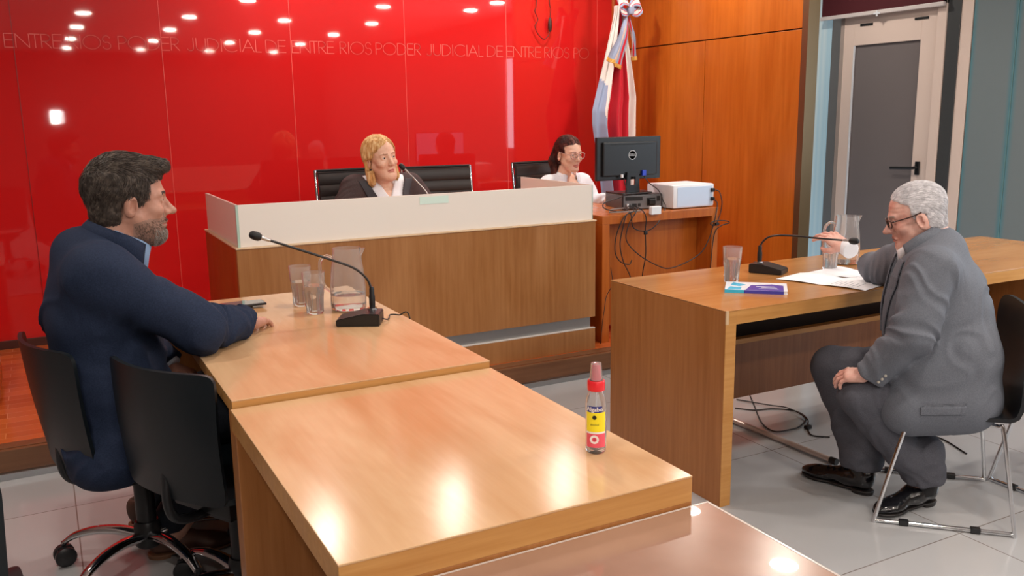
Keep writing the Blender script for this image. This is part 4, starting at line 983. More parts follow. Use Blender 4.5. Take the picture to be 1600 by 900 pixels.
def vnoise(P, seed=0):
    Pi = np.floor(P).astype(np.int64); f = P - Pi; f = f * f * (3 - 2 * f); out = 0
    def hsh(x, y, z):
        n = (x * 374761393 + y * 668265263 + z * 1274126177 + seed * 974634777) & 0xffffffff
        n = ((n ^ (n >> 13)) * 1274126177) & 0xffffffff
        return ((n ^ (n >> 16)) & 0xffff) / 65535.0
    for dx in (0, 1):
        for dy in (0, 1):
            for dz in (0, 1):
                w = (f[:, 0] if dx else 1 - f[:, 0]) * (f[:, 1] if dy else 1 - f[:, 1]) * (f[:, 2] if dz else 1 - f[:, 2])
                out = out + w * hsh(Pi[:, 0] + dx, Pi[:, 1] + dy, Pi[:, 2] + dz)
    return out * 2 - 1
def folds(P, a, b, freq, amp, seed, spread=0.12, width=None):
    """creases running across a limb or hanging cloth: ridged noise stretched across direction a->b"""
    a = A_(*a); b = A_(*b); d = b - a; L = np.linalg.norm(d); d /= L
    t = (P - a) @ d
    q = P - a - np.outer(t, d)
    n = vnoise(np.column_stack([(t + 0.7 * q[:, 0] - 0.5 * q[:, 1]) * freq + 1.6 * vnoise(P * 9, seed + 1), q[:, 0] * freq * 0.25, (q[:, 1] + q[:, 2]) * freq * 0.25]), seed)
    m = np.exp(-np.maximum(0, np.abs(t - L / 2) - L / 2) ** 2 / (spread * 0.5) ** 2)
    if width is not None: m = m * np.exp(-np.maximum(0, np.linalg.norm(q, axis=1) - width) ** 2 / 0.05 ** 2)
    return -amp * (1 - 2 * np.abs(n)) * m
def nets(f, lo, hi, res):
    """surface nets with a coarse pass that skips empty blocks"""
    lo = A_(*lo); hi = A_(*hi); B = 4
    nb = np.maximum(1, np.ceil((hi - lo) / (res * B)).astype(int)); n = nb * B + 1
    cc = [lo[k] + (np.arange(nb[k]) + 0.5) * res * B for k in range(3)]
    G = np.stack(np.meshgrid(*cc, indexing='ij'), -1).reshape(-1, 3)
    dc = f(G).reshape(nb); lim = res * B * 1.75 + 0.004
    act = np.abs(dc) < lim
    F = np.empty(n)
    up = np.repeat(np.repeat(np.repeat(dc, B, 0), B, 1), B, 2)
    F[:-1, :-1, :-1] = up; F[-1] = F[-2]; F[:, -1] = F[:, -2]; F[:, :, -1] = F[:, :, -2]
    A = np.zeros(n, bool); ua = np.repeat(np.repeat(np.repeat(act, B, 0), B, 1), B, 2)
    A[:-1, :-1, :-1] |= ua; A[1:, :-1, :-1] |= ua; A[:-1, 1:, :-1] |= ua; A[:-1, :-1, 1:] |= ua; A[1:, 1:, 1:] |= ua; A[1:, 1:, :-1] |= ua; A[1:, :-1, 1:] |= ua; A[:-1, 1:, 1:] |= ua
    ids = np.argwhere(A); P = lo + ids * res
    vals = np.empty(len(P))
    for s in range(0, len(P), 400000): vals[s:s + 400000] = f(P[s:s + 400000])
    F[A] = vals
    S = F < 0
    c = [S[dx:n[0] - 1 + dx, dy:n[1] - 1 + dy, dz:n[2] - 1 + dz] for dx in (0, 1) for dy in (0, 1) for dz in (0, 1)]
    cnt = sum(q.astype(np.int8) for q in c); cells = np.argwhere((cnt > 0) & (cnt < 8))
    idx = -np.ones(tuple(n - 1), dtype=np.int64); idx[tuple(cells.T)] = np.arange(len(cells))
    acc = np.zeros((len(cells), 3)); num = np.zeros(len(cells))
    offs = [(dx, dy, dz) for dx in (0, 1) for dy in (0, 1) for dz in (0, 1)]
    for o0 in offs:
        for ax in range(3):
            if o0[ax] == 1: continue
            o1 = list(o0); o1[ax] = 1
            a = F[cells[:, 0] + o0[0], cells[:, 1] + o0[1], cells[:, 2] + o0[2]]; b = F[cells[:, 0] + o1[0], cells[:, 1] + o1[1], cells[:, 2] + o1[2]]
            m = (a < 0) != (b < 0)
            t = np.where(m, a / np.where(np.abs(a - b) < 1e-12, 1, a - b), 0); p = np.tile(A_(*o0), (len(cells), 1)); p[:, ax] += t
            acc += p * m[:, None]; num += m
    V = lo + (cells + acc / np.maximum(num, 1)[:, None]) * res
    faces = []
    for ax in range(3):
        sl0 = [slice(1, -1)] * 3; sl0[ax] = slice(0, n[ax] - 1); sl1 = list(sl0); sl1[ax] = slice(1, n[ax])
        a = S[tuple(sl0)]; b = S[tuple(sl1)]; e = np.argwhere(a != b)
        base = e.copy()
        for k in range(3):
            if k != ax: base[:, k] += 1
        sgn = a[tuple(e.T)]
        u, w = [(1, 2), (2, 0), (0, 1)][ax]
        q = []
        for du, dw in ((-1, -1), (0, -1), (0, 0), (-1, 0)):
            cc_ = base.copy(); cc_[:, u] += du; cc_[:, w] += dw; q.append(idx[tuple(cc_.T)])
        q = np.stack(q, 1); q[~sgn] = q[~sgn][:, ::-1]; faces.append(q[(q >= 0).all(1)])
    return V, np.vstack(faces)
def grad(f, P, e=0.0015):
    g = np.stack([f(P + A_(*(e if k == j else 0 for j in range(3)))) - f(P - A_(*(e if k == j else 0 for j in range(3)))) for k in range(3)], 1)
    return g / np.maximum(np.linalg.norm(g, axis=1, keepdims=True), 1e-9)
def skin_mesh(name, parts, mats, parent, mi=None, smooth=True):
    """join several (V, F, material) surfaces into ONE mesh object, in the parent's space"""
    off = np.zeros(3); q = parent
    while q is not None: off = off + np.array(q.location); q = q.parent
    V = []; F = []; M = []; n = 0
    for v, f_, m_ in parts:
        V.append(v); F.append(f_ + n); n += len(v); M.append(np.full(len(f_), m_) if np.isscalar(m_) else m_)
    return mesh(name, np.vstack(V), np.vstack(F), mats, parent, smooth, np.concatenate(M), off)
class T:
    """local frame: x = the person's left, -y = forward, z = up"""
    def __init__(s, o, yaw=0, pitch=0, roll=0, sc=1.0):
        # yaw: direction faced, degrees from +X world; pitch>0 looks down; roll>0 tips to the person's left
        R = Matrix.Rotation(math.radians(yaw + 90), 3, 'Z') @ Matrix.Rotation(math.radians(pitch), 3, 'X') @ Matrix.Rotation(math.radians(roll), 3, 'Y')
        s.R = np.array(R); s.o = A_(*o); s.s = sc
    def w(s, P): return (np.atleast_2d(P) * s.s) @ s.R.T + s.o
    def l(s, P): return ((P - s.o) @ s.R) / s.s
    def d(s, v): return s.R @ A_(*v)
def uvsphere(c, r, n=20, m=14):
    V = [(0, 0, 1)] + [(math.sin(PI * j / m) * math.cos(2 * PI * i / n), math.sin(PI * j / m) * math.sin(2 * PI * i / n), math.cos(PI * j / m)) for j in range(1, m) for i in range(n)] + [(0, 0, -1)]
    F = []
    for i in range(n): F.append((0, 1 + i, 1 + (i + 1) % n, 1 + (i + 1) % n))
    for j in range(m - 2):
        for i in range(n): a = 1 + j * n; F.append((a + i, a + n + i, a + n + (i + 1) % n, a + (i + 1) % n))
    L = len(V) - 1; a = 1 + (m - 2) * n
    for i in range(n): F.append((a + i, L, a + (i + 1) % n, a + (i + 1) % n))
    return np.array(V) * r + A_(*c), np.array(F)

def head_field(p):
    """p: dict of face shape parameters, in the head's local metres"""
    jw = p.get('jaw', 1.0); ns = p.get('nose', 1.0); fat = p.get('fat', 0.0); fem = p.get('fem', 0.0)
    def f(P):
        Q = P.copy(); Q[:, 0] = np.abs(Q[:, 0])      # the face is symmetric
        d = d_ell(P, (0, 0.018, 0.045), (0.076, 0.098, 0.084))
        d = smin(d, d_ell(P, (0, -0.030, 0.010), (0.064, 0.060, 0.092)), 0.02)
        d = smin(d, d_ell(P, (0, -0.026, -0.055), (0.056 * jw, 0.055, 0.048)), 0.02)
        d = smin(d, d_cap(Q, (0.05 * jw, 0.0, -0.035), (0.018, -0.066, -0.093), 0.022, 0.017), 0.02)   # jaw line
        d = smin(d, d_ell(P, (0, -0.076, -0.096), (0.020, 0.017, 0.017)), 0.016)                         # chin
        if fat: d = smin(d, d_ell(P, (0, -0.035, -0.095), (0.045, 0.05, 0.03 + fat)), 0.03)
        d = smin(d, d_ell(Q, (0.040, -0.060, -0.022), (0.022, 0.023, 0.018)), 0.018)                      # cheek
        d = smin(d, d_cap(Q, (0.010, -0.086, 0.027), (0.042, -0.074, 0.026), 0.0085 * (1 - 0.35 * fem), 0.007), 0.014)  # brow
        d = smax(d, -d_ell(Q, (0.031, -0.098, 0.009), (0.019, 0.018, 0.014)), 0.012)                      # eye socket
        d = smin(d, d_ell(Q, (0.031, -0.0735, 0.009), (0.0150, 0.0140, 0.0130)), 0.004)                  # lids
        d = smax(d, -d_box(Q, (0.031, -0.090, 0.0085), (0.0125, 0.010, 0.0036 + 0.0008 * fem), None, 0.004), 0.002)  # lid opening
        d = smin(d, d_cap(P, (0, -0.084, 0.020), (0, -0.106 - 0.008 * (ns - 1) * 5, -0.020), 0.0065, 0.0095), 0.012)   # nose bridge
        d = smin(d, d_cap(P, (0, -0.074, 0.004), (0, -0.092, -0.027), 0.010, 0.0125), 0.006)
        d = smin(d, d_ell(P, (0, -0.1075 - 0.008 * (ns - 1) * 5, -0.026), (0.0115 * ns, 0.0135 * ns, 0.010 * ns)), 0.008)
        d = smin(d, d_ell(Q, (0.0115 * ns, -0.098, -0.030), (0.0070, 0.010, 0.0075)), 0.006)
        d = smax(d, -d_ell(Q, (0.0062, -0.104, -0.0365), (0.0035, 0.005, 0.004)), 0.002)
        lip = 1 - 0.05 * fem
        zc = -0.0605 - Q[:, 0] * p.get('frown', 0.12)
        LP = np.column_stack([P[:, 0], P[:, 1] - Q[:, 0] ** 2 * 9.0, P[:, 2] - (zc + 0.0605)])
        d = smin(d, d_ell(LP, (0, -0.0905, -0.0560), (0.024 - 0.003 * fem, 0.0095 * lip, 0.0055 * lip - 0.001 * fem)), 0.007)
        d = smin(d, d_ell(LP, (0, -0.0895, -0.0665), (0.021 - 0.003 * fem, 0.0098 * lip, 0.0065 * lip - 0.0015 * fem)), 0.007)
        d = smax(d, -d_ell(LP, (0, -0.100, -0.0610), (0.0225, 0.010, 0.0016)), 0.0025)
        d = smin(d, d_ell(P, (0, -0.082, -0.045), (0.018, 0.012, 0.014)), 0.012)
        # ears
        Rr = rotm(12, 0, 0); es = p.get('ear', 1.0)
        E = np.column_stack([Q[:, 0], P[:, 1], P[:, 2]])
        ear = d_ell(E, (0.0785, 0.010, -0.008), (0.0085, 0.0185 * es, 0.0315 * es), rotm(10, 0, 12))
        ear = smax(ear, -d_ell(E, (0.0880, 0.004, -0.006), (0.0115, 0.0110 * es, 0.0205 * es), rotm(10, 0, 12)), 0.002)
        ear = smin(ear, d_ell(E, (0.0795, -0.005, -0.012), (0.004, 0.004, 0.007)), 0.004)
        ear = smin(ear, d_ell(E, (0.081, 0.0135, 0.000), (0.0045, 0.0032, 0.014)), 0.002)
        d = smin(d, ear, 0.005)
        # neck
        d = smin(d, d_cap(P, (0, 0.028, -0.055), p.get('neck', (0, 0.052, -0.20)), 0.052 * p.get('nk', 1.0), 0.060 * p.get('nk', 1.0)), 0.025)
        if p.get('wrinkle'):
            w = p['wrinkle']
            d = d + w * 0.0008 * np.sin(P[:, 2] * 420 + 3 * Q[:, 0] * 20) * np.exp(-((P[:, 2] - 0.06) / 0.02) ** 2) * (P[:, 1] < -0.04)
            d = d + w * 0.002 * np.exp(-(((Q[:, 0] - 0.026 - 0.25 * (-0.03 - P[:, 2])) / 0.0035) ** 2)) * np.exp(-((P[:, 2] + 0.045) / 0.018) ** 2) * (P[:, 1] < -0.04)
        d = d + 0.0006 * vnoise(P * 90, 3)
        return d
    return f
def head_parts(Tf, p, gaze=(0, 0), res=0.0024):
    f = head_field(p)
    V, F = nets(f, (-0.11, -0.145, -0.20), (0.11, 0.135, 0.14), res)
    c = V[F].mean(1); m = np.zeros(len(F), int); ax = np.abs(c[:, 0])
    zc = -0.0605 - ax * p.get('frown', 0.12)
    m[(np.abs(c[:, 2] - zc) < 0.0115 - 0.003 * p.get('fem', 0)) & (ax < 0.0235 - 0.002 * p.get('fem', 0)) & (c[:, 1] < -0.078 + c[:, 0] ** 2 * 9) & (c[:, 1] > -0.105) & (np.abs(c[:, 2] - zc) / 0.0115 + (ax / 0.0235) ** 2 < 1.0)] = 1
    if p.get('beard'):
        jaw = (c[:, 2] < -0.030 - 0.30 * (c[:, 1] + 0.09)) & (c[:, 1] < 0.002) & (c[:, 2] > -0.135) & ((c[:, 2] < -0.050) | (c[:, 1] > -0.088))
        cheek = (ax > 0.02) & (c[:, 2] > -0.045) & (c[:, 1] < -0.045)
        m[jaw & ~cheek & (m == 0)] = 2
        m[(ax < 0.028) & (c[:, 2] < -0.0435) & (c[:, 2] > -0.054) & (c[:, 1] < -0.080) & (c[:, 1] > -0.101) & (m == 0)] = 2
    # eyebrows
    eb = (np.abs(c[:, 2] - (0.0305 - 0.10 * np.abs(ax - 0.03))) < (0.0042 - 0.0017 * p.get('fem', 0))) & (ax > 0.011) & (ax < 0.048) & (c[:, 1] < -0.055)
    m[eb] = 3
    parts = [(Tf.w(V), F, m)]
    for s in (1, -1):
        E = A_(s * 0.031, -0.0735, 0.0088)
        v, q = uvsphere((0, 0, 0), 0.0118); parts.append((Tf.w(v + E), q, 4))
        g = A_(math.sin(math.radians(gaze[0])), -math.cos(math.radians(gaze[0])) * math.cos(math.radians(gaze[1])), math.sin(math.radians(gaze[1])))
        v, q = uvsphere((0, 0, 0), 0.0074); parts.append((Tf.w(v * A_(1, 1, 1) + E + g * 0.0052), q, 5))
    return parts, f
def strands(name, hf, seeds, dirf, n, length, r, m, parent, Tf, steps=6, lift=0.0, jit=0.3, seed=1, stuff=False):
    """hair locks following the hair field; built as slim tapered prisms in one mesh"""
    rng = np.random.default_rng(seed)
    P = seeds[rng.integers(0, len(seeds), n)] + rng.normal(0, 0.001, (n, 3))
    J = rng.normal(0, jit, (n, 3)); Ls = length * rng.uniform(0.6, 1.25, n)
    pts = [P.copy()]; G0 = grad(hf, P)
    for k in range(steps):
        G = grad(hf, P); D = dirf(P) + J * (0.4 + 0.6 * k / steps)
        D = D - (D * G).sum(1, keepdims=True) * G; D /= np.maximum(np.linalg.norm(D, axis=1, keepdims=True), 1e-6)
        D = D + G * lift
        P = P + D * (Ls / steps)[:, None]
        h = hf(P); tgt = 0.0012 + lift * 0.004 * (k + 1)
        P = P - G * np.clip(h - tgt, -0.01, 0.004)[:, None]
        pts.append(P.copy())
    V = np.zeros((steps + 1, n, 3, 3))
    for k in range(steps + 1):
        d = (pts[min(k + 1, steps)] - pts[max(k - 1, 0)]); d /= np.maximum(np.linalg.norm(d, axis=1, keepdims=True), 1e-9)
        s = np.cross(d, G0); s /= np.maximum(np.linalg.norm(s, axis=1, keepdims=True), 1e-9); u = np.cross(s, d)
        t = k / steps; rr = r * (1.0 - 0.85 * t ** 1.5) * (0.5 + 0.5 * min(1, 4 * t + 0.4))
        V[k, :, 0] = pts[k] + s * rr; V[k, :, 1] = pts[k] - s * rr; V[k, :, 2] = pts[k] + u * rr * 0.8
    idx = np.arange((steps + 1) * n * 3).reshape(steps + 1, n, 3); F = []
    for k in range(steps):
        for a, b in ((0, 1), (1, 2), (2, 0)):
            F.append(np.stack([idx[k, :, a], idx[k, :, b], idx[k + 1, :, b], idx[k + 1, :, a]], 1))
    V = Tf.w(V.reshape(-1, 3)); F = np.vstack(F)
    return V, F
def hair_material(name, c1, c2, c3=None, st=(1, 1, 1)):
    m = mat(name, c1, 0.5, spec=0.35)
    noise_color(m, [(0.38, c1), (0.5, c2), (0.62, c3 or c2)], st, 60.0, 3, 0.6)
    return m
def skin_material(name, c, c2):
    m = mat(name, c, 0.48, spec=0.4, sss=0.12)
    noise_color(m, [(0.35, c), (0.65, c2)], (1, 1, 1), 22.0, 5, 0.6, bump=0.12, bump_dist=0.0006)
    return m
def cloth_material(name, c1, c2, scale=300.0, rough=0.85, bump=0.2, stretch=(1, 1, 1)):
    m = mat(name, c1, rough, spec=0.25)
    noise_color(m, [(0.35, c1), (0.65, c2)], stretch, scale, 3, 0.7, bump=bump, bump_dist=0.0006)
    return m
def hand_parts(o, fwd, up, side, curls, spread=0.0, thumb='side', sc=1.0, mi=0, res=0.0019, splay=1.0, forearm=0.05):
    """o wrist point; fwd = towards the fingers; up = back of the hand; side=+1 thumb on the local +x"""
    fwd = A_(*fwd); fwd /= np.linalg.norm(fwd); up = A_(*up); up = up - fwd * (up @ fwd); up /= np.linalg.norm(up); x = np.cross(fwd, up) * side
    R = np.stack([x, fwd, up], 1)
    L = [0.064, 0.072, 0.067, 0.052]; bx = [0.030, 0.010, -0.011, -0.030]; by = [0.086, 0.090, 0.086, 0.078]
    segs = []
    for i in range(4):
        a = 0.0; sp = math.radians(spread) * (1.5 - i) * splay; p = A_(bx[i], by[i], 0.0); d0 = A_(math.sin(sp), math.cos(sp), 0)
        c = curls[i]; fr = [0.45, 0.30, 0.25]; r = [0.0092, 0.0082, 0.0076, 0.0066]
        k = 0.92 if i == 3 else 1.0
        for j in range(3):
            a += math.radians(c[j]); q = p + (d0 * math.cos(a) + A_(0, 0, -1) * math.sin(a)) * L[i] * fr[j]
            segs.append((p.copy(), q.copy(), r[j] * k, r[j + 1] * k)); p = q
    if thumb == 'side': th = [(0.024, 0.022, -0.004), (0.046, 0.048, -0.012), (0.056, 0.074, -0.015), (0.058, 0.096, -0.016)]
    elif thumb == 'grip': th = [(0.022, 0.022, -0.008), (0.040, 0.042, -0.030), (0.040, 0.064, -0.048), (0.032, 0.084, -0.056)]
    else: th = thumb
    tr = [0.0145, 0.0125, 0.0105, 0.0085]
    def f(P):
        Q = P
        d = d_box(Q, (0.0, 0.050, 0.0), (0.036, 0.040, 0.013), None, 0.012)
        d = smin(d, d_cap(Q, (0.022, 0.030, -0.006), (0.026, 0.078, -0.002), 0.014, 0.011), 0.012)
        d = smin(d, d_cap(Q, (-0.024, 0.022, -0.004), (-0.029, 0.070, -0.002), 0.013, 0.010), 0.012)
        d = smin(d, d_cap(Q, (0, -forearm, 0.0), (0, 0.02, 0.0), 0.027, 0.025, ((0, 0, 1), 1.35)), 0.02)
        for i in range(3): d = smin(d, d_cap(Q, th[i], th[i + 1], tr[i], tr[i + 1]), 0.007 if i else 0.012)
        fg = None
        for n_, (p, q, ra, rb) in enumerate(segs):
            g = d_cap(Q, p, q, ra, rb); k = n_ % 3
            if k == 0: cur = g
            else: cur = smin(cur, g, 0.002)
            if k == 2:
                # nail and knuckles
                fg = cur if fg is None else np.minimum(fg, cur)
        d = smin(d, fg, 0.006)
        for i in range(4): d = smin(d, d_ell(Q, (bx[i], by[i] - 0.004, 0.006), (0.008, 0.010, 0.008)), 0.006)
        return d
    lo = (-0.06, -forearm - 0.035, -0.095); hi = (0.085, 0.175, 0.035)
    V, F = nets(f, lo, hi, res)
    V = (V * sc) @ R.T + A_(*o)
    if side < 0: F = F[:, ::-1]
    return (V, F, mi)
def collar_band(Tn, rx, ry, h, a0, a1, th=0.0025, flare=0.006, tip=0.025, drop=0.0, fold=True, n=40, back=0.0):
    """shirt or coat collar: a folded band around the neck, angles in degrees from the front; Tn local frame at the neck base"""
    V = []; F = []
    prof = [(0.0, -drop), (-0.001, h * 0.6), (0.0, h), (0.003, h * 1.03), (0.006 + flare * 0.4, h * 0.8), (0.008 + flare, h * 0.18)] if fold else [(0, -drop), (0, h * 0.5), (0.001, h)]
    m = len(prof)
    for i in range(n + 1):
        t = i / n; a = math.radians(a0 + (a1 - a0) * t); e = max(0, 1 - min(t, 1 - t) * 7)
        for k, (dr, z) in enumerate(prof):
            zz = z - (tip * e if k == m - 1 else (tip * 0.45 * e if k == m - 2 else 0)) - 0.012 * e * (k > 0)
            zz += back * (0.5 - 0.5 * math.cos(a))
            r_ = dr + (0.010 * e if k == m - 1 else 0)
            V.append(((rx + r_) * math.sin(a), -(ry + r_) * math.cos(a), zz))
    for i in range(n):
        for k in range(m - 1): a = i * m + k; F.append((a, a + m, a + m + 1, a + 1))
    V = np.array(V); Fq = np.array(F)
    me = (Tn.w(V), Fq)
    return me
def solid(name, VF, m, parent, th):
    o = skin_mesh(name, [(VF[0], VF[1], 0)], [m], parent)
    md = o.modifiers.new('thickness', 'SOLIDIFY'); md.thickness = th; md.offset = 0
    return o
def glasses(name, Tf, m, lens_m, parent, w=0.027, h=0.017, rim=0.0016, y=-0.104, temple=0.0016, full=True):
    b = BM()
    for s in (1, -1):
        cx = s * 0.0315
        ring = [(cx + w * math.copysign(abs(math.cos(t)) ** 0.55, math.cos(t)), y + 0.010 * ((abs(cx + w * math.cos(t)) / 0.06) ** 2), 0.005 + h * math.copysign(abs(math.sin(t)) ** 0.6, math.sin(t))) for t in np.linspace(0, 2 * PI, 29)[:-1]]
        b.tube([Tf.w(A_(*q))[0] for q in ring], rim, 8, closed=True)
        b.tube([Tf.w(A_(*q))[0] for q in ((s * 0.058, y + 0.008, 0.014), (s * 0.072, y + 0.02, 0.015), (s * 0.0805, -0.03, 0.018), (s * 0.0835, 0.000, 0.023), (s * 0.0835, 0.014, 0.0255))], temple, 8, smooth_n=4)
    b.tube([Tf.w(A_(*q))[0] for q in ((-0.006, y, 0.010), (0, y - 0.002, 0.013), (0.006, y, 0.010))], rim, 8)
    off = np.array(parent.location); b.v = [tuple(np.array(q) - off) for q in b.v]
    o = b.build(name, m, parent, True)
    L = BM()
    for s in (1, -1):
        cx = s * 0.0315; V = []
        for t in np.linspace(0, 2 * PI, 25)[:-1]:
            V.append((cx + (w - 0.001) * math.copysign(abs(math.cos(t)) ** 0.55, math.cos(t)), y + 0.002, 0.005 + (h - 0.001) * math.copysign(abs(math.sin(t)) ** 0.6, math.sin(t))))
        V2 = [(a, b_ + 0.0012, c) for a, b_, c in V]; n = len(V)
        W = Tf.w(np.array(V + V2)) - off
        L.add(W, [tuple(range(n))[::-1], tuple(range(n, 2 * n))] + [(i, (i + 1) % n, (i + 1) % n + n, i + n) for i in range(n)])
    L.build('lenses', lens_m, o)
    return o
def shoe(name, heel, toe, m, solem, parent, h=0.085, w=0.045, lift=0.0, sc=1.0):
    heel = A_(*heel); toe = A_(*toe); d = toe - heel; L = np.linalg.norm(d); fw = d / L; up = A_(0, 0, 1); up = up - fw * (fw @ up); up /= np.linalg.norm(up); x = np.cross(fw, up)
    R = np.stack([x, fw, up], 1)
    def f(P):
        d_ = d_cap(P, (0, 0.035, 0.045), (0, 0.10, 0.045), 0.036, 0.036)
        d_ = smin(d_, d_cap(P, (0, 0.03, 0.075), (0, 0.055, 0.10), 0.035, 0.036), 0.02)
        d_ = smin(d_, d_cap(P, (0, 0.10, 0.050), (0, L - 0.07, 0.024), 0.036, 0.030, ((0, 0, 1), 1.05)), 0.03)
        d_ = smin(d_, d_ell(P, (0, L - 0.075, 0.026), (0.044, 0.055, 0.022)), 0.02)
        d_ = smin(d_, d_ell(P, (0, L - 0.035, 0.022), (0.028, 0.035, 0.016)), 0.02)
        d_ = smax(d_, -(P[:, 2] - 0.010), 0.003)
        d_ = smax(d_, P[:, 2] - 0.105, 0.004)
        d_ = smax(d_, -d_ell(P, (0, 0.045, 0.125), (0.028, 0.038, 0.04)), 0.006)
        return d_ + folds(P, (0, L - 0.13, 0.04), (0, L - 0.07, 0.04), 60, 0.0012, 5, 0.02)
    V, F = nets(f, (-0.06, -0.015, -0.01), (0.06, L + 0.02, 0.125), 0.003)
    up_ = skin_mesh(name, [((V * sc) @ R.T + heel, F, 0)], [m], parent)
    def g(P):
        o = np.minimum(np.minimum(d_ell(P * A_(1, 1, 0), (0, 0.045, 0), (0.036, 0.05, 1)), d_ell(P * A_(1, 1, 0), (0, L * 0.5, 0), (0.034, L * 0.42, 1))), d_ell(P * A_(1, 1, 0), (0, L - 0.075, 0), (0.048, 0.073, 1)))
        s = smax(o, np.abs(P[:, 2] - 0.009) - 0.004, 0.002)
        hl = smax(smax(o + 0.003, np.abs(P[:, 2] - 0.002) - 0.011, 0.002), P[:, 1] - 0.07, 0.002)
        return np.minimum(s, hl)
    V, F = nets(g, (-0.06, -0.02, -0.02), (0.06, L + 0.02, 0.03), 0.003)
    skin_mesh('sole', [((V * sc) @ R.T + heel, F, 0)], [solem], up_)
    return up_
SKIN_M = skin_material('skin warm', srgb(196, 150, 132), srgb(180, 130, 112))
SKIN_O = skin_material('skin ruddy', srgb(222, 178, 164), srgb(208, 150, 136))
SKIN_F = skin_material('skin light', srgb(236, 198, 174), srgb(226, 180, 156))
LIP_M = mat('lip', srgb(168, 106, 94), 0.45); LIP_F = mat('lip rose', srgb(204, 134, 124), 0.45)
EYE_W = mat('eye white', srgb(206, 196, 190), 0.2); EYE_I = mat('iris dark', srgb(52, 36, 28), 0.12)
def limb(P, pts, rs, k=0.02, flat=None):
    d = None
    for i in range(len(pts) - 1):
        g = d_cap(P, pts[i], pts[i + 1], rs[i], rs[i + 1], flat)
        d = g if d is None else smin(d, g, k)
    return d
def net_local(TB, f, lo, hi, res):
    V, F = nets(f, lo, hi, res); return TB.w(V), F
def person(loc, label):
    r = empty('person', loc); tag(r, label, 'person'); return r
def seeds_of(hf, keep, lo=(-0.11, -0.13, -0.2), hi=(0.11, 0.14, 0.16), res=0.006):
    V, F = nets(hf, lo, hi, res); return V[keep(V)]
def cap_hair(grow, keepf, seed=5, rough=0.004, fr=45):
    """hair mass hugging the skull: grown skull ellipsoid cut by the hairline"""
    def f(P):
        d = smin(d_ell(P, (0, 0.020, 0.048), (0.076 + grow, 0.097 + grow, 0.084 + grow)), d_ell(P, (0, 0.045, -0.03), (0.058 + grow, 0.055 + grow, 0.06)), 0.03)
        d = d + rough * vnoise(P * A_(fr, fr * 0.5, fr), seed) * 0.8 + rough * 0.5 * vnoise(P * fr * 2.2, seed + 1)
        return smax(d, keepf(P), 0.006)
    return f

# ---------------------------------------------------------------- man in the navy jacket
m1 = person((0.10, 2.90, 0), 'bearded dark-haired man in a navy jacket seated at the left desk, facing right')
H1 = T((0.238, 2.90, 1.208), yaw=3, pitch=3, sc=1.04)
B1 = T((0.0, 2.90, 0), yaw=0)           # body frame: x = towards the wall, y = -X world, z up
def loc1(x, y, z): return (y - 2.90, -x, z)     # world -> body frame
NAVY = cloth_material('navy jacket wool', srgb(27, 37, 60), srgb(38, 50, 74), 260)
NAVYT = cloth_material('dark trousers', srgb(24, 28, 36), srgb(34, 38, 48), 260)
BSH = cloth_material('pale blue shirt', srgb(140, 172, 214), srgb(156, 186, 224), 400, 0.7)
RA = [loc1(0.140, 2.715, 1.015), loc1(0.375, 2.66, 0.850), loc1(0.528, 2.83, 0.818)]
LA = [loc1(0.135, 3.085, 1.015), loc1(0.19, 3.13, 0.78), loc1(0.315, 3.02, 0.665)]
def jacket1(P):
    d = d_ell(P, (0, -0.135, 0.50), (0.195, 0.140, 0.15))
    d = smin(d, d_ell(P, (0, -0.135, 0.68), (0.205, 0.172, 0.18)), 0.06)
    d = smin(d, d_ell(P, (0, -0.135, 0.88), (0.205, 0.168, 0.20)), 0.06)
    d = smin(d, d_cap(P, (-0.15, -0.115, 1.02), (0.15, -0.115, 1.02), 0.092, 0.092), 0.07)
    d = smin(d, d_ell(P, (0, -0.10, 1.075), (0.10, 0.085, 0.07)), 0.05)
    d = smin(d, d_ell(P, (-0.03, -0.10, 0.45), (0.205, 0.115, 0.10)), 0.05)
    arms = smin(limb(P, RA, [0.073, 0.066, 0.046]), limb(P, LA, [0.073, 0.066, 0.046]), 0.0)
    d = smin(d, arms, 0.05)
    d = smax(d, 0.385 - P[:, 2], 0.006)
    d = smax(d, -d_cap(P, (0, -0.175, 1.10), (0, -0.245, 1.20), 0.075, 0.10), 0.008)       # neck opening
    for A in (RA, LA):          # clean cuffs
        a, b = A_(*A[1]), A_(*A[2]); n = (b - a) / np.linalg.norm(b - a)
        d = smax(d, np.where(np.linalg.norm(P - b, axis=1) < 0.12, (P - b - n * 0.004) @ n, -1.0), 0.003)
    d = d + folds(P, RA[0], RA[1], 17, 0.010, 3, 0.16, 0.09) + folds(P, RA[1], RA[2], 22, 0.007, 8, 0.10, 0.07)
    d = d + folds(P, (0.0, 0.0, 0.45), (0.0, -0.05, 0.85), 10, 0.009, 12, 0.2)
    d = d + 0.004 * vnoise(P * A_(9, 9, 5), 21)
    seam = np.exp(-(P[:, 0] / 0.003) ** 2) * (P[:, 1] > -0.12)
    arm_s = np.exp(-((P[:, 0] + 0.185) / 0.003) ** 2) * (P[:, 2] > 0.88)
    return d + 0.0016 * (seam + arm_s)
V, F = net_local(B1, jacket1, (-0.33, -0.66, 0.36), (0.42, 0.15, 1.20), 0.0065)
j1 = skin_mesh('jacket', [(V, F, 0)], [NAVY], m1)
Tn = T((0.172, 2.90, 1.055), yaw=0, pitch=24)
solid('jacket_collar', collar_band(Tn, 0.086, 0.090, 0.072, 38, 322, flare=0.010, tip=0.03, drop=0.03), NAVY, m1, 0.005)
Tc = T((0.190, 2.90, 1.060), yaw=0, pitch=27)
solid('shirt_collar', collar_band(Tc, 0.068, 0.078, 0.060, 12, 348, flare=0.004, tip=0.03, drop=0.03), BSH, m1, 0.003)
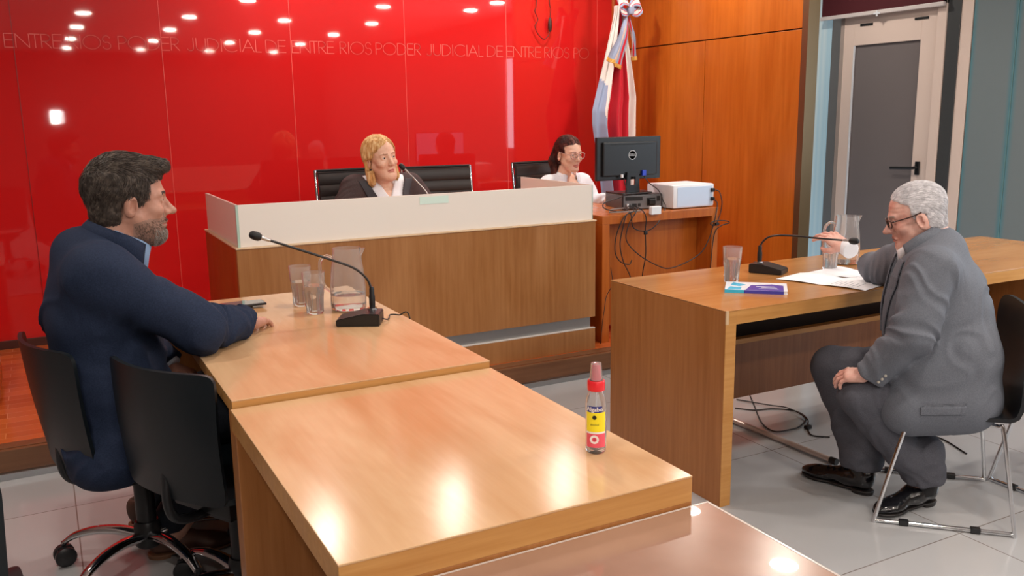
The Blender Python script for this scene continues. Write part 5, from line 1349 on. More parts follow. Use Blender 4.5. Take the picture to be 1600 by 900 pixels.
def shirt1(P): return smin(d_ell(P, (0, -0.15, 0.90), (0.17, 0.135, 0.19)), d_ell(P, (0, -0.155, 1.055), (0.085, 0.08, 0.06)), 0.04)
V, F = net_local(B1, shirt1, (-0.2, -0.3, 0.68), (0.2, 0.02, 1.14), 0.008); skin_mesh('shirt', [(V, F, 0)], [BSH], m1)
for A, nm in ((RA, 'shirt_cuff'), (LA, 'shirt_cuff')):
    a, b = A_(*A[1]), A_(*A[2]); n = (b - a) / np.linalg.norm(b - a)
    g = lambda P: smax(smax(d_cap(P, b - n * 0.03, b + n * 0.020, 0.037, 0.034), (P - b - n * 0.022) @ n, 0.003), -(P - b + n * 0.02) @ n, 0.003)
    V, F = net_local(B1, g, b - 0.07, b + 0.07, 0.004); skin_mesh(nm, [(V, F, 0)], [mat('white cuff', srgb(226, 230, 240), 0.6)], m1)
LEG1 = [[(0.10, -0.12, 0.50), (0.13, -0.44, 0.515), loc1(0.26, 3.28, 0.13)], [(-0.10, -0.12, 0.50), (-0.12, -0.45, 0.515), loc1(0.28, 3.00, 0.13)]]
LEG1[0][1] = loc1(0.50, 3.10, 0.525); LEG1[1][1] = loc1(0.51, 2.80, 0.525)
def trou1(P):
    d = smin(limb(P, LEG1[0], [0.095, 0.075, 0.058]), limb(P, LEG1[1], [0.095, 0.075, 0.058]), 0.01)
    d = smin(d, d_ell(P, (0, -0.12, 0.52), (0.18, 0.12, 0.09)), 0.03)
    return smax(d, 0.10 - P[:, 2], 0.004) + folds(P, LEG1[1][1], LEG1[1][2], 24, 0.004, 31, 0.1)
V, F = net_local(B1, trou1, (-0.28, -0.66, 0.06), (0.55, 0.15, 0.66), 0.009); skin_mesh('trousers', [(V, F, 0)], [NAVYT], m1)
BRS = mat('brown shoe suede', srgb(84, 54, 42), 0.6); BRSO = mat('brown sole', srgb(120, 84, 60), 0.6)
shoe('shoe', (0.165, 3.305, 0.004), (0.43, 3.25, 0.002), BRS, BRSO, m1)
shoe('shoe', (0.20, 3.02, 0.004), (0.475, 2.985, 0.002), BRS, BRSO, m1)
BEARD = mat('short greying beard', srgb(158, 124, 110), 0.7); BROW = mat('dark eyebrow', srgb(52, 40, 36), 0.7)
hp, hf1 = head_parts(H1, dict(jaw=1.06, nose=1.12, beard=1, neck=(0, 0.085, -0.20), nk=1.12, wrinkle=0.6, fat=0.006), gaze=(-16, -2))
def core1(P): return smin(smin(d_ell(P, (0, -0.14, 0.80), (0.15, 0.11, 0.28)), d_ell(P, (0, -0.12, 0.54), (0.15, 0.09, 0.11)), 0.04), np.minimum(np.minimum(limb(P, RA, [0.05, 0.045, 0.026]), limb(P, LA, [0.05, 0.045, 0.026])), np.minimum(limb(P, [LEG1[0][0], LEG1[0][1], (LEG1[0][2][0], LEG1[0][2][1], 0.07)], [0.07, 0.05, 0.035]), limb(P, [LEG1[1][0], LEG1[1][1], (LEG1[1][2][0], LEG1[1][2][1], 0.07)], [0.07, 0.05, 0.035]))), 0.02)
V, F = net_local(B1, core1, (-0.28, -0.66, 0.03), (0.5, 0.1, 1.12), 0.011)
parts = hp + [(V, F, 0)]
parts.append(hand_parts((0.536, 2.838, 0.806), (0.62, 0.78, -0.10), (0.05, 0.05, 1), -1, [(6, 20, 16), (6, 18, 16), (6, 20, 16), (8, 22, 18)], 5, sc=0.98, forearm=0.03))
parts.append(hand_parts((0.315, 3.02, 0.655), (0.75, -0.60, -0.35), (0.1, 0.15, 1), 1, [(16, 28, 20)] * 4, 4, sc=0.98, forearm=0.03))
skin_mesh('body', parts, [SKIN_M, LIP_M, BEARD, BROW, EYE_W, EYE_I], m1)
HAIR1 = hair_material('dark brown hair', srgb(60, 52, 48), srgb(74, 65, 60), srgb(98, 88, 80), (1, 1, 1)); GREYB = mat('grey beard hair', srgb(168, 160, 154), 0.6); DARKB = mat('dark beard hair', srgb(84, 70, 64), 0.6)
def keep1(P):
    ax = np.abs(P[:, 0])
    top = -(P[:, 2] - 0.066 + 0.25 * (P[:, 1] + 0.07))
    side = np.maximum(-(P[:, 1] + 0.042), -(P[:, 2] - 0.012 + 0.0 * ax))
    burn = np.maximum(np.maximum(-(P[:, 1] + 0.030), (P[:, 1] + 0.008)), -(P[:, 2] + 0.018))
    back = np.maximum(-(P[:, 1] - 0.032), -(P[:, 2] + 0.092))
    return np.minimum(np.minimum(top, side), np.minimum(burn, back))
hh1 = cap_hair(0.011, keep1, 7, 0.0035, 38)
def hair1f(P): return smin(hh1(P), d_ell(P, (0, -0.055, 0.105), (0.060, 0.050, 0.024)) + 0.003 * vnoise(P * 50, 9), 0.02)
V, F = nets(hair1f, (-0.11, -0.14, -0.12), (0.11, 0.15, 0.17), 0.003)
hp_ = [(H1.w(V), F, 0)]
sd = seeds_of(hair1f, lambda V: (V[:, 2] > 0.02))
def dir1(P):
    top = np.clip((P[:, 2] - 0.05) / 0.06, 0, 1)[:, None]
    w = vnoise(P * 28, 2)[:, None] * A_(0.6, 0.3, 0.2)
    return top * A_(0.25, -0.9, 0.05) + (1 - top) * A_(0, 0.35, -0.9) + w
hp_.append(strands('h', hair1f, sd, dir1, 2600, 0.038, 0.0013, None, None, H1, lift=0.16, jit=0.30, seed=3) + (0,))
fr = seeds_of(hair1f, lambda V: (V[:, 2] > 0.085) & (V[:, 1] < -0.075))
hp_.append(strands('h', hair1f, fr, lambda P: np.tile(A_(0.1, -1.0, -0.2), (len(P), 1)), 500, 0.036, 0.0013, None, None, H1, lift=0.35, jit=0.30, seed=4) + (0,))
low = seeds_of(hair1f, lambda V: (V[:, 2] <= 0.03))
hp_.append(strands('h', hair1f, low, lambda P: np.tile(A_(0, 0.3, -0.95), (len(P), 1)), 1300, 0.016, 0.0010, None, None, H1, lift=0.06, jit=0.25, seed=6) + (0,))
skin_mesh('hair', hp_, [HAIR1], m1)
Vh, Fh = nets(hf1, (-0.09, -0.13, -0.14), (0.09, 0.03, -0.02), 0.004)
bs = Vh[((Vh[:, 2] < -0.050) | (Vh[:, 1] > -0.088)) & (Vh[:, 2] < -0.034 - 0.34 * (Vh[:, 1] + 0.09)) & (Vh[:, 1] < 0.0) & (Vh[:, 2] > -0.125) & ~((np.abs(Vh[:, 0]) < 0.024) & (np.abs(Vh[:, 2] + 0.062) < 0.0085)) & ~((np.abs(Vh[:, 0]) > 0.02) & (Vh[:, 2] > -0.05) & (Vh[:, 1] < -0.045))]
mus = Vh[(np.abs(Vh[:, 0]) < 0.027) & (Vh[:, 2] < -0.044) & (Vh[:, 2] > -0.055) & (Vh[:, 1] < -0.080) & (Vh[:, 1] > -0.099)]
dn = lambda P: np.tile(A_(0, -0.25, -0.95), (len(P), 1))
a_ = strands('b', hf1, np.vstack([bs, mus]), dn, 1900, 0.0055, 0.00045, None, None, H1, steps=3, lift=0.22, jit=0.35, seed=8) + (0,)
chin = bs[(bs[:, 1] < -0.055) & (bs[:, 2] < -0.078)]
b_ = strands('b', hf1, chin, dn, 800, 0.008, 0.0006, None, None, H1, steps=3, lift=0.30, jit=0.3, seed=9) + (1,)
skin_mesh('beard', [a_, b_], [DARKB, GREYB], m1)

# ---------------------------------------------------------------- man in the grey suit
m2 = person((2.86, 2.0, 0), 'white-haired man in glasses and a grey suit reaching across the right table')
B2 = T((2.86, 2.0, 0), yaw=135)
H2 = T((2.752, 2.108, 1.070), yaw=137, pitch=17, sc=0.92)
GREYS = cloth_material('grey suit wool', srgb(96, 100, 110), srgb(112, 117, 127), 320, 0.8)
GREYT = cloth_material('grey trouser wool', srgb(74, 75, 84), srgb(90, 91, 100), 320, 0.8)
def L2(x, y, z): return tuple(B2.l(A_(x, y, z)[None])[0])
LA2 = [(0.185, -0.115, 0.915), (0.245, -0.165, 0.700), (0.175, -0.285, 0.530)]
RA2 = [L2(2.905, 2.215, 0.915), L2(2.985, 2.44, 0.812), L2(3.050, 2.655, 0.862)]
def jacket2(P):
    d = d_ell(P, (0, -0.005, 0.46), (0.205, 0.150, 0.13))
    d = smin(d, d_ell(P, (0, -0.045, 0.60), (0.200, 0.188, 0.19)), 0.09)
    d = smin(d, d_ell(P, (0, -0.066, 0.77), (0.195, 0.172, 0.19)), 0.09)
    d = smin(d, d_cap(P, (-0.145, -0.105, 0.905), (0.145, -0.105, 0.905), 0.085, 0.085), 0.07)
    d = smin(d, d_ell(P, (0, -0.07, 0.965), (0.11, 0.085, 0.075)), 0.05)
    d = smin(d, d_cap(P, (0.125, 0.035, 0.44), (0.140, -0.150, 0.41), 0.105, 0.105), 0.10)
    d = smin(d, d_cap(P, (0.12, 0.04, 0.60), (0.13, -0.12, 0.56), 0.10, 0.10), 0.06)
    d = smin(d, d_cap(P, (-0.165, 0.01, 0.45), (-0.150, -0.06, 0.42), 0.075, 0.075), 0.05)
    d = smax(d, 0.298 + 0.25 * np.abs(P[:, 1] + 0.06) * 0.6 - P[:, 2], 0.006)
    a1_ = limb(P, LA2, [0.080, 0.068, 0.052]); a2_ = limb(P, RA2, [0.078, 0.062, 0.048])
    for A in (LA2, RA2):
        a, b = A_(*A[1]), A_(*A[2]); n = (b - a) / np.linalg.norm(b - a)
        cut = (P - b) @ n
        if A is LA2: a1_ = smax(a1_, cut, 0.003)
        else: a2_ = smax(a2_, cut, 0.003)
    a1_ = a1_ + folds(P, LA2[0], LA2[1], 24, 0.008, 40, 0.10) + folds(P, LA2[1], LA2[2], 22, 0.007, 43, 0.10)
    a2_ = a2_ + folds(P, RA2[0], RA2[2], 22, 0.006, 47, 0.10)
    d = smin(d, a1_, 0.018); d = smin(d, a2_, 0.035)
    d = smax(d, -d_cap(P, (0, -0.155, 0.99), (0, -0.26, 1.05), 0.070, 0.10), 0.008)
    fr_ = np.maximum(np.abs(P[:, 0]) - 0.028 - 0.10 * np.clip(P[:, 2] - 0.66, 0, 1), P[:, 1] + 0.12)
    d = smax(d, -fr_, 0.006)
    d = d + folds(P, (0.1, 0.10, 0.50), (-0.05, 0.03, 0.84), 9, 0.0035, 50, 0.22) + 0.002 * vnoise(P * A_(8, 8, 5), 52)
    seam = np.exp(-(P[:, 0] / 0.003) ** 2) * (P[:, 1] > -0.06)
    side = np.exp(-((P[:, 1] - 0.035 + 0.08 * (0.9 - P[:, 2])) / 0.0028) ** 2) * (P[:, 0] > 0.1) * (P[:, 2] < 0.80)
    pk = np.exp(-((P[:, 2] - 0.455 - 0.10 * (P[:, 1] + 0.05)) / 0.0028) ** 2) * (P[:, 0] > 0.1) * (np.abs(P[:, 1] + 0.055) < 0.075) * (P[:, 2] < 0.52)
    arm_s = np.exp(-((P[:, 0] - 0.175 - 0.05 * (0.9 - P[:, 2])) / 0.003) ** 2) * (P[:, 2] > 0.80) * (P[:, 1] > -0.16)
    return d + 0.0022 * seam + 0.0018 * side + 0.004 * pk + 0.002 * arm_s
V, F = net_local(B2, jacket2, (-0.42, -0.76, 0.27), (0.36, 0.20, 1.08), 0.006)
skin_mesh('jacket', [(V, F, 0)], [GREYS], m2)
# pocket flap and the conforming lapels
def flap2(P): return smax(np.abs(jacket2(P) - 0.003) - 0.0022, np.maximum(np.maximum(np.abs(P[:, 1] + 0.055) - 0.072, np.abs(P[:, 2] - 0.438 - 0.10 * (P[:, 1] + 0.05)) - 0.016), 0.1 - P[:, 0]), 0.002)
V, F = net_local(B2, flap2, (0.1, -0.16, 0.36), (0.34, 0.05, 0.50), 0.003); skin_mesh('pocket_flap', [(V, F, 0)], [GREYS], m2)
def lapel2(P):
    b = np.abs(P[:, 0]) - 0.028 - 0.10 * np.clip(P[:, 2] - 0.66, 0, 1)
    w = 0.030 + 0.14 * np.clip(P[:, 2] - 0.66, 0, 0.2)
    return smax(np.abs(jacket2(P) - 0.004) - 0.0025, np.maximum(np.maximum(b - w, -b - 0.002), np.maximum(np.maximum(0.64 - P[:, 2], P[:, 2] - 0.93), P[:, 1] + 0.13)), 0.002)
V, F = net_local(B2, lapel2, (-0.2, -0.32, 0.62), (0.2, -0.1, 0.95), 0.004); skin_mesh('lapel', [(V, F, 0)], [GREYS], m2)
Tn = T(B2.w((0, -0.128, 0.962))[0], yaw=135, pitch=30)
solid('jacket_collar', collar_band(Tn, 0.078, 0.080, 0.056, 52, 308, flare=0.012, tip=0.03, drop=0.04), GREYS, m2, 0.005)
Tc = T(B2.w((0, -0.140, 0.970))[0], yaw=135, pitch=32)
WSH = cloth_material('white shirt', srgb(226, 230, 238), srgb(238, 240, 246), 400, 0.7)
solid('shirt_collar', collar_band(Tc, 0.064, 0.066, 0.030, 14, 346, flare=0.002, tip=0.02, drop=0.03), WSH, m2, 0.003)
def shirt2(P): return smin(d_ell(P, (0, -0.09, 0.74), (0.16, 0.135, 0.22)), d_ell(P, (0, -0.12, 0.95), (0.07, 0.07, 0.05)), 0.04)
V, F = net_local(B2, shirt2, (-0.2, -0.26, 0.5), (0.2, 0.08, 1.02), 0.008); skin_mesh('shirt', [(V, F, 0)], [WSH], m2)
for A in (LA2, RA2):
    a, b = A_(*A[1]), A_(*A[2]); n = (b - a) / np.linalg.norm(b - a)
    ex = 0.026 if A is RA2 else 0.008
    g = lambda P: smax(smax(d_cap(P, b - n * 0.03, b + n * 0.02, 0.038, 0.035), (P - b - n * ex) @ n, 0.003), -(P - b + n * 0.02) @ n, 0.003)
    V, F = net_local(B2, g, b - 0.07, b + 0.07, 0.004); skin_mesh('shirt_cuff', [(V, F, 0)], [WSH], m2)
bt = mat('suit button', srgb(188, 182, 172), 0.4)
for k in range(3):      # cuff buttons on the sleeve nearest the camera
    a, b = A_(*LA2[1]), A_(*LA2[2]); n = (b - a) / np.linalg.norm(b - a)
    o_ = A_(0.75, 0.45, 0.2); o_ = o_ - n * (o_ @ n); o_ /= np.linalg.norm(o_)
    c = b - n * (0.022 + 0.018 * k); tt = np.linspace(0.03, 0.09, 60)
    dd = jacket2(c + np.outer(tt, o_)); c = c + o_ * tt[np.argmax(dd > 0)]
    v, q = uvsphere((0, 0, 0), 0.0062, 12, 8); skin_mesh('button', [(B2.w(v * 0.9 + c), q, 0)], [bt], m2)
LEG2 = [[(0.10, 0.03, 0.47), (0.125, -0.315, 0.430), L2(2.775, 2.012, 0.115)], [(-0.09, 0.03, 0.47), L2(2.655, 2.36, 0.475), L2(2.700, 2.225, 0.115)]]
def trou2(P):
    a = limb(P, LEG2[0], [0.092, 0.072, 0.062]); b = limb(P, LEG2[1], [0.092, 0.072, 0.062])
    a = smin(a, d_cap(P, A_(*LEG2[0][2]) + A_(0, 0, 0.10), LEG2[0][2], 0.062, 0.070), 0.03); b = smin(b, d_cap(P, A_(*LEG2[1][2]) + A_(0, 0, 0.10), LEG2[1][2], 0.062, 0.070), 0.03)
    a = smax(a, 0.098 - P[:, 2], 0.004); b = smax(b, 0.098 - P[:, 2], 0.004)
    a = smax(a, -d_cap(P, A_(*LEG2[0][2]) - A_(0, 0, 0.06), LEG2[0][2], 0.058, 0.055), 0.004)
    b = smax(b, -d_cap(P, A_(*LEG2[1][2]) - A_(0, 0, 0.06), LEG2[1][2], 0.058, 0.055), 0.004)
    d = smin(a, b, 0.004)
    d = smin(d, d_ell(P, (0, 0.0, 0.47), (0.17, 0.13, 0.09)), 0.03)
    k = A_(*LEG2[0][1])
    return d + folds(P, LEG2[0][1], LEG2[0][2], 16, 0.005, 61, 0.12) + folds(P, LEG2[1][1], LEG2[1][2], 14, 0.005, 64, 0.12) + folds(P, (0.1, -0.30, 0.40), (0.12, -0.10, 0.46), 30, 0.004, 67, 0.06)
V, F = net_local(B2, trou2, (-0.34, -0.52, 0.08), (0.28, 0.20, 0.60), 0.006); skin_mesh('trousers', [(V, F, 0)], [GREYT], m2)
BLS = mat('black polished leather', srgb(16, 16, 20), 0.12, coat=0.6); BLSO = mat('black sole', srgb(28, 24, 24), 0.5)
shoe('shoe', (2.845, 2.015, 0.004), (2.555, 2.035, 0.002), BLS, BLSO, m2)
shoe('shoe', (2.695, 2.165, 0.004), (2.628, 2.455, 0.002), BLS, BLSO, m2)
SOCK = mat('black sock', srgb(22, 22, 26), 0.8)
for k_ in (0, 1):
    an = A_(*LEG2[k_][2]); V, F = net_local(B2, lambda P: smax(smax(d_cap(P, an + A_(0, 0, 0.08), an - A_(0, 0, 0.07), 0.040, 0.043), P[:, 2] - 0.16, 0.003), 0.05 - P[:, 2], 0.003), an - 0.09, an + 0.09, 0.006); skin_mesh('sock', [(V, F, 0)], [SOCK], m2)
hp, hf2 = head_parts(H2, dict(jaw=1.08, nose=1.12, neck=(0, 0.075, -0.17), nk=1.18, wrinkle=0.6, fat=0.012, ear=1.15, frown=0.25), gaze=(6, -4))
def core2(P): return smin(smin(d_ell(P, (0, -0.08, 0.70), (0.14, 0.10, 0.26)), d_ell(P, (0, -0.03, 0.48), (0.14, 0.09, 0.10)), 0.04), np.minimum(np.minimum(limb(P, RA2, [0.05, 0.042, 0.026]), limb(P, LA2, [0.05, 0.045, 0.026])), np.minimum(limb(P, [LEG2[0][0], LEG2[0][1], (LEG2[0][2][0], LEG2[0][2][1], 0.07)], [0.07, 0.05, 0.035]), limb(P, [LEG2[1][0], LEG2[1][1], (LEG2[1][2][0], LEG2[1][2][1], 0.07)], [0.07, 0.05, 0.035]))), 0.02)
V, F = net_local(B2, core2, (-0.42, -0.76, 0.03), (0.32, 0.12, 1.0), 0.011)
parts = hp + [(V, F, 0)]
lw = B2.w(A_(*LA2[2])[None])[0]
fw = B2.d((-0.25, -0.90, -0.18))
parts.append(hand_parts(lw + fw * 0.002, fw, B2.d((0.25, -0.25, 0.95)), 1, [(18, 30, 20), (18, 32, 22), (20, 32, 24), (24, 34, 24)], 6, sc=0.95, forearm=0.03))
rw_ = A_(3.050, 2.655, 0.862) + (A_(3.050, 2.655, 0.862) - A_(2.985, 2.44, 0.812)) * 0.08
parts.append(hand_parts(rw_, (-0.30, 0.62, 0.42), (-0.35, -0.45, 1.0), -1, [(20, 26, 16), (22, 28, 16), (26, 32, 20), (32, 36, 22)], 9, 'grip', sc=0.98, forearm=-0.006))
skin_mesh('body', parts, [SKIN_O, LIP_M, SKIN_O, mat('grey eyebrow', srgb(170, 150, 140), 0.7), EYE_W, EYE_I], m2)
HAIR2 = hair_material('white hair', srgb(208, 206, 210), srgb(222, 220, 224), srgb(236, 234, 238))
def keep2(P):
    top = -(P[:, 2] - 0.092 + 0.55 * (P[:, 1] + 0.075))
    side = np.maximum(-(P[:, 1] + 0.022), -(P[:, 2] - 0.020))
    back = np.maximum(-(P[:, 1] - 0.030), -(P[:, 2] + 0.080))
    burn = np.maximum(np.maximum(-(P[:, 1] + 0.020), (P[:, 1] + 0.002)), -(P[:, 2] + 0.004))
    return np.minimum(np.minimum(top, side), np.minimum(back, burn))
hair2f = cap_hair(0.006, keep2, 17, 0.002, 40)
V, F = nets(hair2f, (-0.11, -0.14, -0.12), (0.11, 0.15, 0.17), 0.003)
hp_ = [(H2.w(V), F, 0)]
sd = seeds_of(hair2f, lambda V: V[:, 2] > -0.07)
def dir2(P):
    t = np.clip((P[:, 2] - 0.03) / 0.08, 0, 1)[:, None]
    return t * A_(0.1, 0.95, 0.1) + (1 - t) * A_(0, 0.75, -0.65)
hp_.append(strands('h', hair2f, sd, dir2, 4200, 0.028, 0.0009, None, None, H2, lift=0.07, jit=0.18, seed=13) + (0,))
skin_mesh('hair', hp_, [HAIR2], m2)
glasses('glasses', H2, mat('tortoise frame', srgb(58, 32, 26), 0.3), mat('lens glass', (1, 1, 1, 1), 0.0, trans=1.0, ior=1.1), m2, w=0.026, h=0.0155, rim=0.0022, temple=0.0024)

# ---------------------------------------------------------------- woman at the bench
m3p = person((1.76, 4.95, PLAT), 'blonde woman in a dark jacket and white shirt seated behind the bench')
B3 = T((1.765, 4.93, 0.022), yaw=-90)
H3 = T((1.735, 4.845, 1.212), yaw=-78, pitch=-2, roll=-7, sc=1.02)
TAUPE = cloth_material('dark taupe jacket', srgb(66, 56, 58), srgb(84, 72, 72), 300)
SA = [[(s * 0.180, 0.0, 1.030), (s * 0.290, -0.06, 0.86), (s * 0.13, -0.36, 0.815)] for s in (1, -1)]
def torso3(P):
    d = d_ell(P, (0, 0.0, 0.70), (0.18, 0.13, 0.16)); d = smin(d, d_ell(P, (0, -0.01, 0.90), (0.175, 0.13, 0.18)), 0.06)
    d = smin(d, d_ell(P, (0, -0.075, 0.93), (0.13, 0.075, 0.07)), 0.04)
    d = smin(d, d_cap(P, (-0.15, 0.0, 1.03), (0.15, 0.0, 1.03), 0.067, 0.067), 0.06)
    return smin(d, d_ell(P, (0, 0.005, 1.075), (0.075, 0.06, 0.05)), 0.05)
def wedge(P, zb, k, off=0.0): return np.maximum(np.abs(P[:, 0]) - k * np.clip(P[:, 2] - zb, 0, 1) - off, P[:, 1] + 0.01)
def jacket3(P):
    d = torso3(P) - 0.004
    a = np.minimum(limb(P, SA[0], [0.067, 0.055, 0.042]), limb(P, SA[1], [0.067, 0.055, 0.042]))
    a = a + folds(P, SA[0][0], SA[0][1], 30, 0.005, 71, 0.1) + folds(P, SA[1][0], SA[1][1], 30, 0.005, 73, 0.1)
    for A in SA:
        u, b = A_(*A[1]), A_(*A[2]); n = (b - u) / np.linalg.norm(b - u); a = smax(a, (P - b) @ n, 0.003)
    d = smin(d, a, 0.03)
    d = smax(d, -wedge(P, 0.80, 0.42), 0.004)
    return smax(d, -d_cap(P, (0, -0.03, 1.12), (0, -0.08, 1.25), 0.066, 0.08), 0.006) + 0.003 * vnoise(P * 12, 75)
V, F = net_local(B3, jacket3, (-0.36, -0.42, 0.60), (0.36, 0.17, 1.14), 0.006); skin_mesh('jacket', [(V, F, 0)], [TAUPE], m3p)
def lapel3(P):
    b = wedge(P, 0.80, 0.42); w = 0.012 + 0.22 * np.clip(P[:, 2] - 0.80, 0, 0.18)
    return smax(np.abs(torso3(P) - 0.0095) - 0.003, np.maximum(np.maximum(b - w, -b - 0.001), np.maximum(np.maximum(0.79 - P[:, 2], P[:, 2] - 1.075), P[:, 1] + 0.0)), 0.002)
V, F = net_local(B3, lapel3, (-0.2, -0.2, 0.78), (0.2, 0.02, 1.1), 0.004); skin_mesh('lapel', [(V, F, 0)], [mat('dark lapel', srgb(48, 46, 54), 0.6)], m3p)
def shirt3(P): return smax(smax(torso3(P) + 0.001, -wedge(P, 0.965, 0.50), 0.003), -d_cap(P, (0, -0.03, 1.12), (0, -0.08, 1.25), 0.062, 0.07), 0.004)
V, F = net_local(B3, shirt3, (-0.22, -0.2, 0.7), (0.22, 0.14, 1.12), 0.005); skin_mesh('shirt', [(V, F, 0)], [WSH], m3p)
Tc = T(B3.w((0, -0.012, 1.062))[0], yaw=-90, pitch=14)
solid('shirt_collar', collar_band(Tc, 0.066, 0.066, 0.040, 28, 332, flare=0.018, tip=0.050, drop=0.02), WSH, m3p, 0.003)
hp, hf3 = head_parts(H3, dict(fem=1.0, jaw=0.95, nose=0.98, neck=(0.012, 0.055, -0.19), nk=0.95, fat=0.004, frown=0.2, wrinkle=0.25), gaze=(10, 4))
def core3(P): return smin(torso3(P) + 0.012, np.minimum(limb(P, SA[0], [0.045, 0.04, 0.024]), limb(P, SA[1], [0.045, 0.04, 0.024])), 0.02)
V, F = net_local(B3, core3, (-0.33, -0.42, 0.62), (0.33, 0.15, 1.12), 0.008)
parts = hp + [(V, F, 0)]
for A, s in ((SA[0], 1), (SA[1], -1)):
    parts.append(hand_parts(B3.w(A_(*A[2])[None])[0], B3.d((-s * 0.5, -0.85, -0.12)), (0, 0, 1), s, [(12, 20, 14)] * 4, 5, sc=0.9, res=0.003))
BROWF = mat('brown eyebrow', srgb(160, 116, 88), 0.7)
skin_mesh('body', parts, [SKIN_F, LIP_F, SKIN_F, BROWF, EYE_W, EYE_I], m3p)
HAIR3 = hair_material('blonde hair', srgb(206, 152, 92), srgb(232, 188, 126), srgb(250, 222, 170), (1.6, 1.6, 0.15))
def hair3f(P):
    d = d_ell(P, (0, 0.022, 0.046), (0.087, 0.107, 0.092))
    d = smin(d, d_cap(P, (0.074, 0.022, 0.02), (0.078, 0.004, -0.105), 0.024, 0.020), 0.03); d = smin(d, d_cap(P, (-0.074, 0.022, 0.02), (-0.078, 0.006, -0.115), 0.024, 0.020), 0.03)
    d = smin(d, d_cap(P, (0, 0.07, 0.0), (0, 0.07, -0.11), 0.055, 0.05), 0.04)
    d = d + 0.004 * vnoise(P * A_(60, 60, 12), 81)
    face = np.maximum(np.maximum(P[:, 1] + 0.018 + 0.55 * np.clip(P[:, 2] - 0.075, 0, 1) * -1, P[:, 2] - 0.092 + 0.55 * np.abs(P[:, 0] - 0.012)), np.abs(P[:, 0]) - 0.072)
    ear = np.maximum(np.maximum(P[:, 1] - 0.016, np.abs(P[:, 2] + 0.020) - 0.030), P[:, 0] + 0.055)
    return smax(d, -smin(face, ear, 0.01), 0.014)
V, F = nets(hair3f, (-0.13, -0.12, -0.20), (0.13, 0.15, 0.17), 0.0035)
hp_ = [(H3.w(V), F, 0)]
sd = seeds_of(hair3f, lambda V: V[:, 2] > -0.08, (-0.13, -0.12, -0.2), (0.13, 0.15, 0.17))
def dir3(P):
    t = np.clip((P[:, 2] - 0.07) / 0.05, 0, 1)[:, None]; s = np.sign(P[:, 0] - 0.012)[:, None]
    return t * (s * A_(0.9, 0, 0) + A_(0, 0.25, 0)) + (1 - t) * A_(0, 0.0, -1)
hp_.append(strands('h', hair3f, sd, dir3, 4500, 0.085, 0.0014, None, None, H3, steps=8, lift=0.03, jit=0.10, seed=15) + (0,))
lw3 = seeds_of(hair3f, lambda V: (V[:, 2] < -0.02), (-0.13, -0.12, -0.2), (0.13, 0.15, 0.17))
hp_.append(strands('h', hair3f, lw3, lambda P: np.column_stack([np.sign(P[:, 0]) * 0.15 * np.sin(P[:, 2] * 90), 0 * P[:, 0], -np.ones(len(P))]), 1500, 0.075, 0.0016, None, None, H3, steps=7, lift=0.10, jit=0.28, seed=25) + (0,))
skin_mesh('hair', hp_, [HAIR3], m3p)
v, q = uvsphere((0, 0, 0), 0.006, 12, 8); skin_mesh('earring', [(H3.w(v + A_(-0.080, -0.002, -0.046)), q, 0)], [mat('dark earring', srgb(40, 24, 40), 0.3)], m3p)
nk_ = BM(); t3 = B3
nk_.tube([Vector(t3.w((x, -0.118 - 0.004 * math.cos(x * 20) , 0.905 + 1.2 * abs(x) ** 1.3))[0] - np.array(m3p.location)) for x in np.linspace(-0.07, 0.07, 15)], 0.0022, 6)
nk_.build('necklace', mat('silver', (0.7, 0.7, 0.7, 1), 0.2, metal=1.0), m3p, True)

# ---------------------------------------------------------------- woman at the monitor
m4 = person((3.07, 5.02, PLAT), 'dark-haired woman with clear-framed glasses and a white shirt beside the monitor')
B4 = T((3.075, 5.03, 0), yaw=-84)
H4 = T((3.058, 4.955, 1.188), yaw=-84, pitch=4, sc=0.93)
SB = [[(s * 0.145, 0.0, 1.000), (s * 0.205, -0.03, 0.78), (s * 0.12, -0.24, 0.74)] for s in (1, -1)]
SB[0] = [(0.145, 0.0, 1.0), (0.215, -0.05, 0.86), (0.190, -0.20, 0.895)]
def torso4(P):
    d = d_ell(P, (0, 0.0, 0.72), (0.155, 0.11, 0.18)); d = smin(d, d_ell(P, (0, -0.01, 0.90), (0.150, 0.11, 0.16)), 0.06)
    d = smin(d, d_ell(P, (0, -0.065, 0.90), (0.11, 0.065, 0.06)), 0.04)
    d = smin(d, d_cap(P, (-0.115, 0.0, 1.0), (0.115, 0.0, 1.0), 0.055, 0.055), 0.06)
    return smin(d, d_ell(P, (0, 0.0, 1.030), (0.055, 0.048, 0.035)), 0.04)
def shirt4(P):
    d = torso4(P) - 0.003
    a = np.minimum(limb(P, SB[0], [0.058, 0.048, 0.038]), limb(P, SB[1], [0.058, 0.048, 0.038]))
    for A in SB:
        u, b = A_(*A[1]), A_(*A[2]); n = (b - u) / np.linalg.norm(b - u); a = smax(a, np.where(np.linalg.norm(P - b, axis=1) < 0.10, (P - b) @ n, -1.0), 0.003)
    a = a + folds(P, SB[0][0], SB[0][1], 34, 0.005, 91, 0.1) + folds(P, SB[1][0], SB[1][1], 34, 0.005, 93, 0.1)
    d = smin(d, a, 0.03); d = smax(d, -wedge(P, 0.925, 0.62, 0.006), 0.003)
    return smax(d, -d_cap(P, (0, -0.03, 1.08), (0, -0.08, 1.22), 0.055, 0.07), 0.005) + folds(P, (0, -0.1, 0.75), (0, -0.1, 1.0), 14, 0.0035, 95, 0.1)
V, F = net_local(B4, shirt4, (-0.30, -0.32, 0.60), (0.32, 0.15, 1.10), 0.0055); skin_mesh('shirt', [(V, F, 0)], [WSH], m4)
Tc = T(B4.w((0, -0.014, 1.040))[0], yaw=-84, pitch=12)
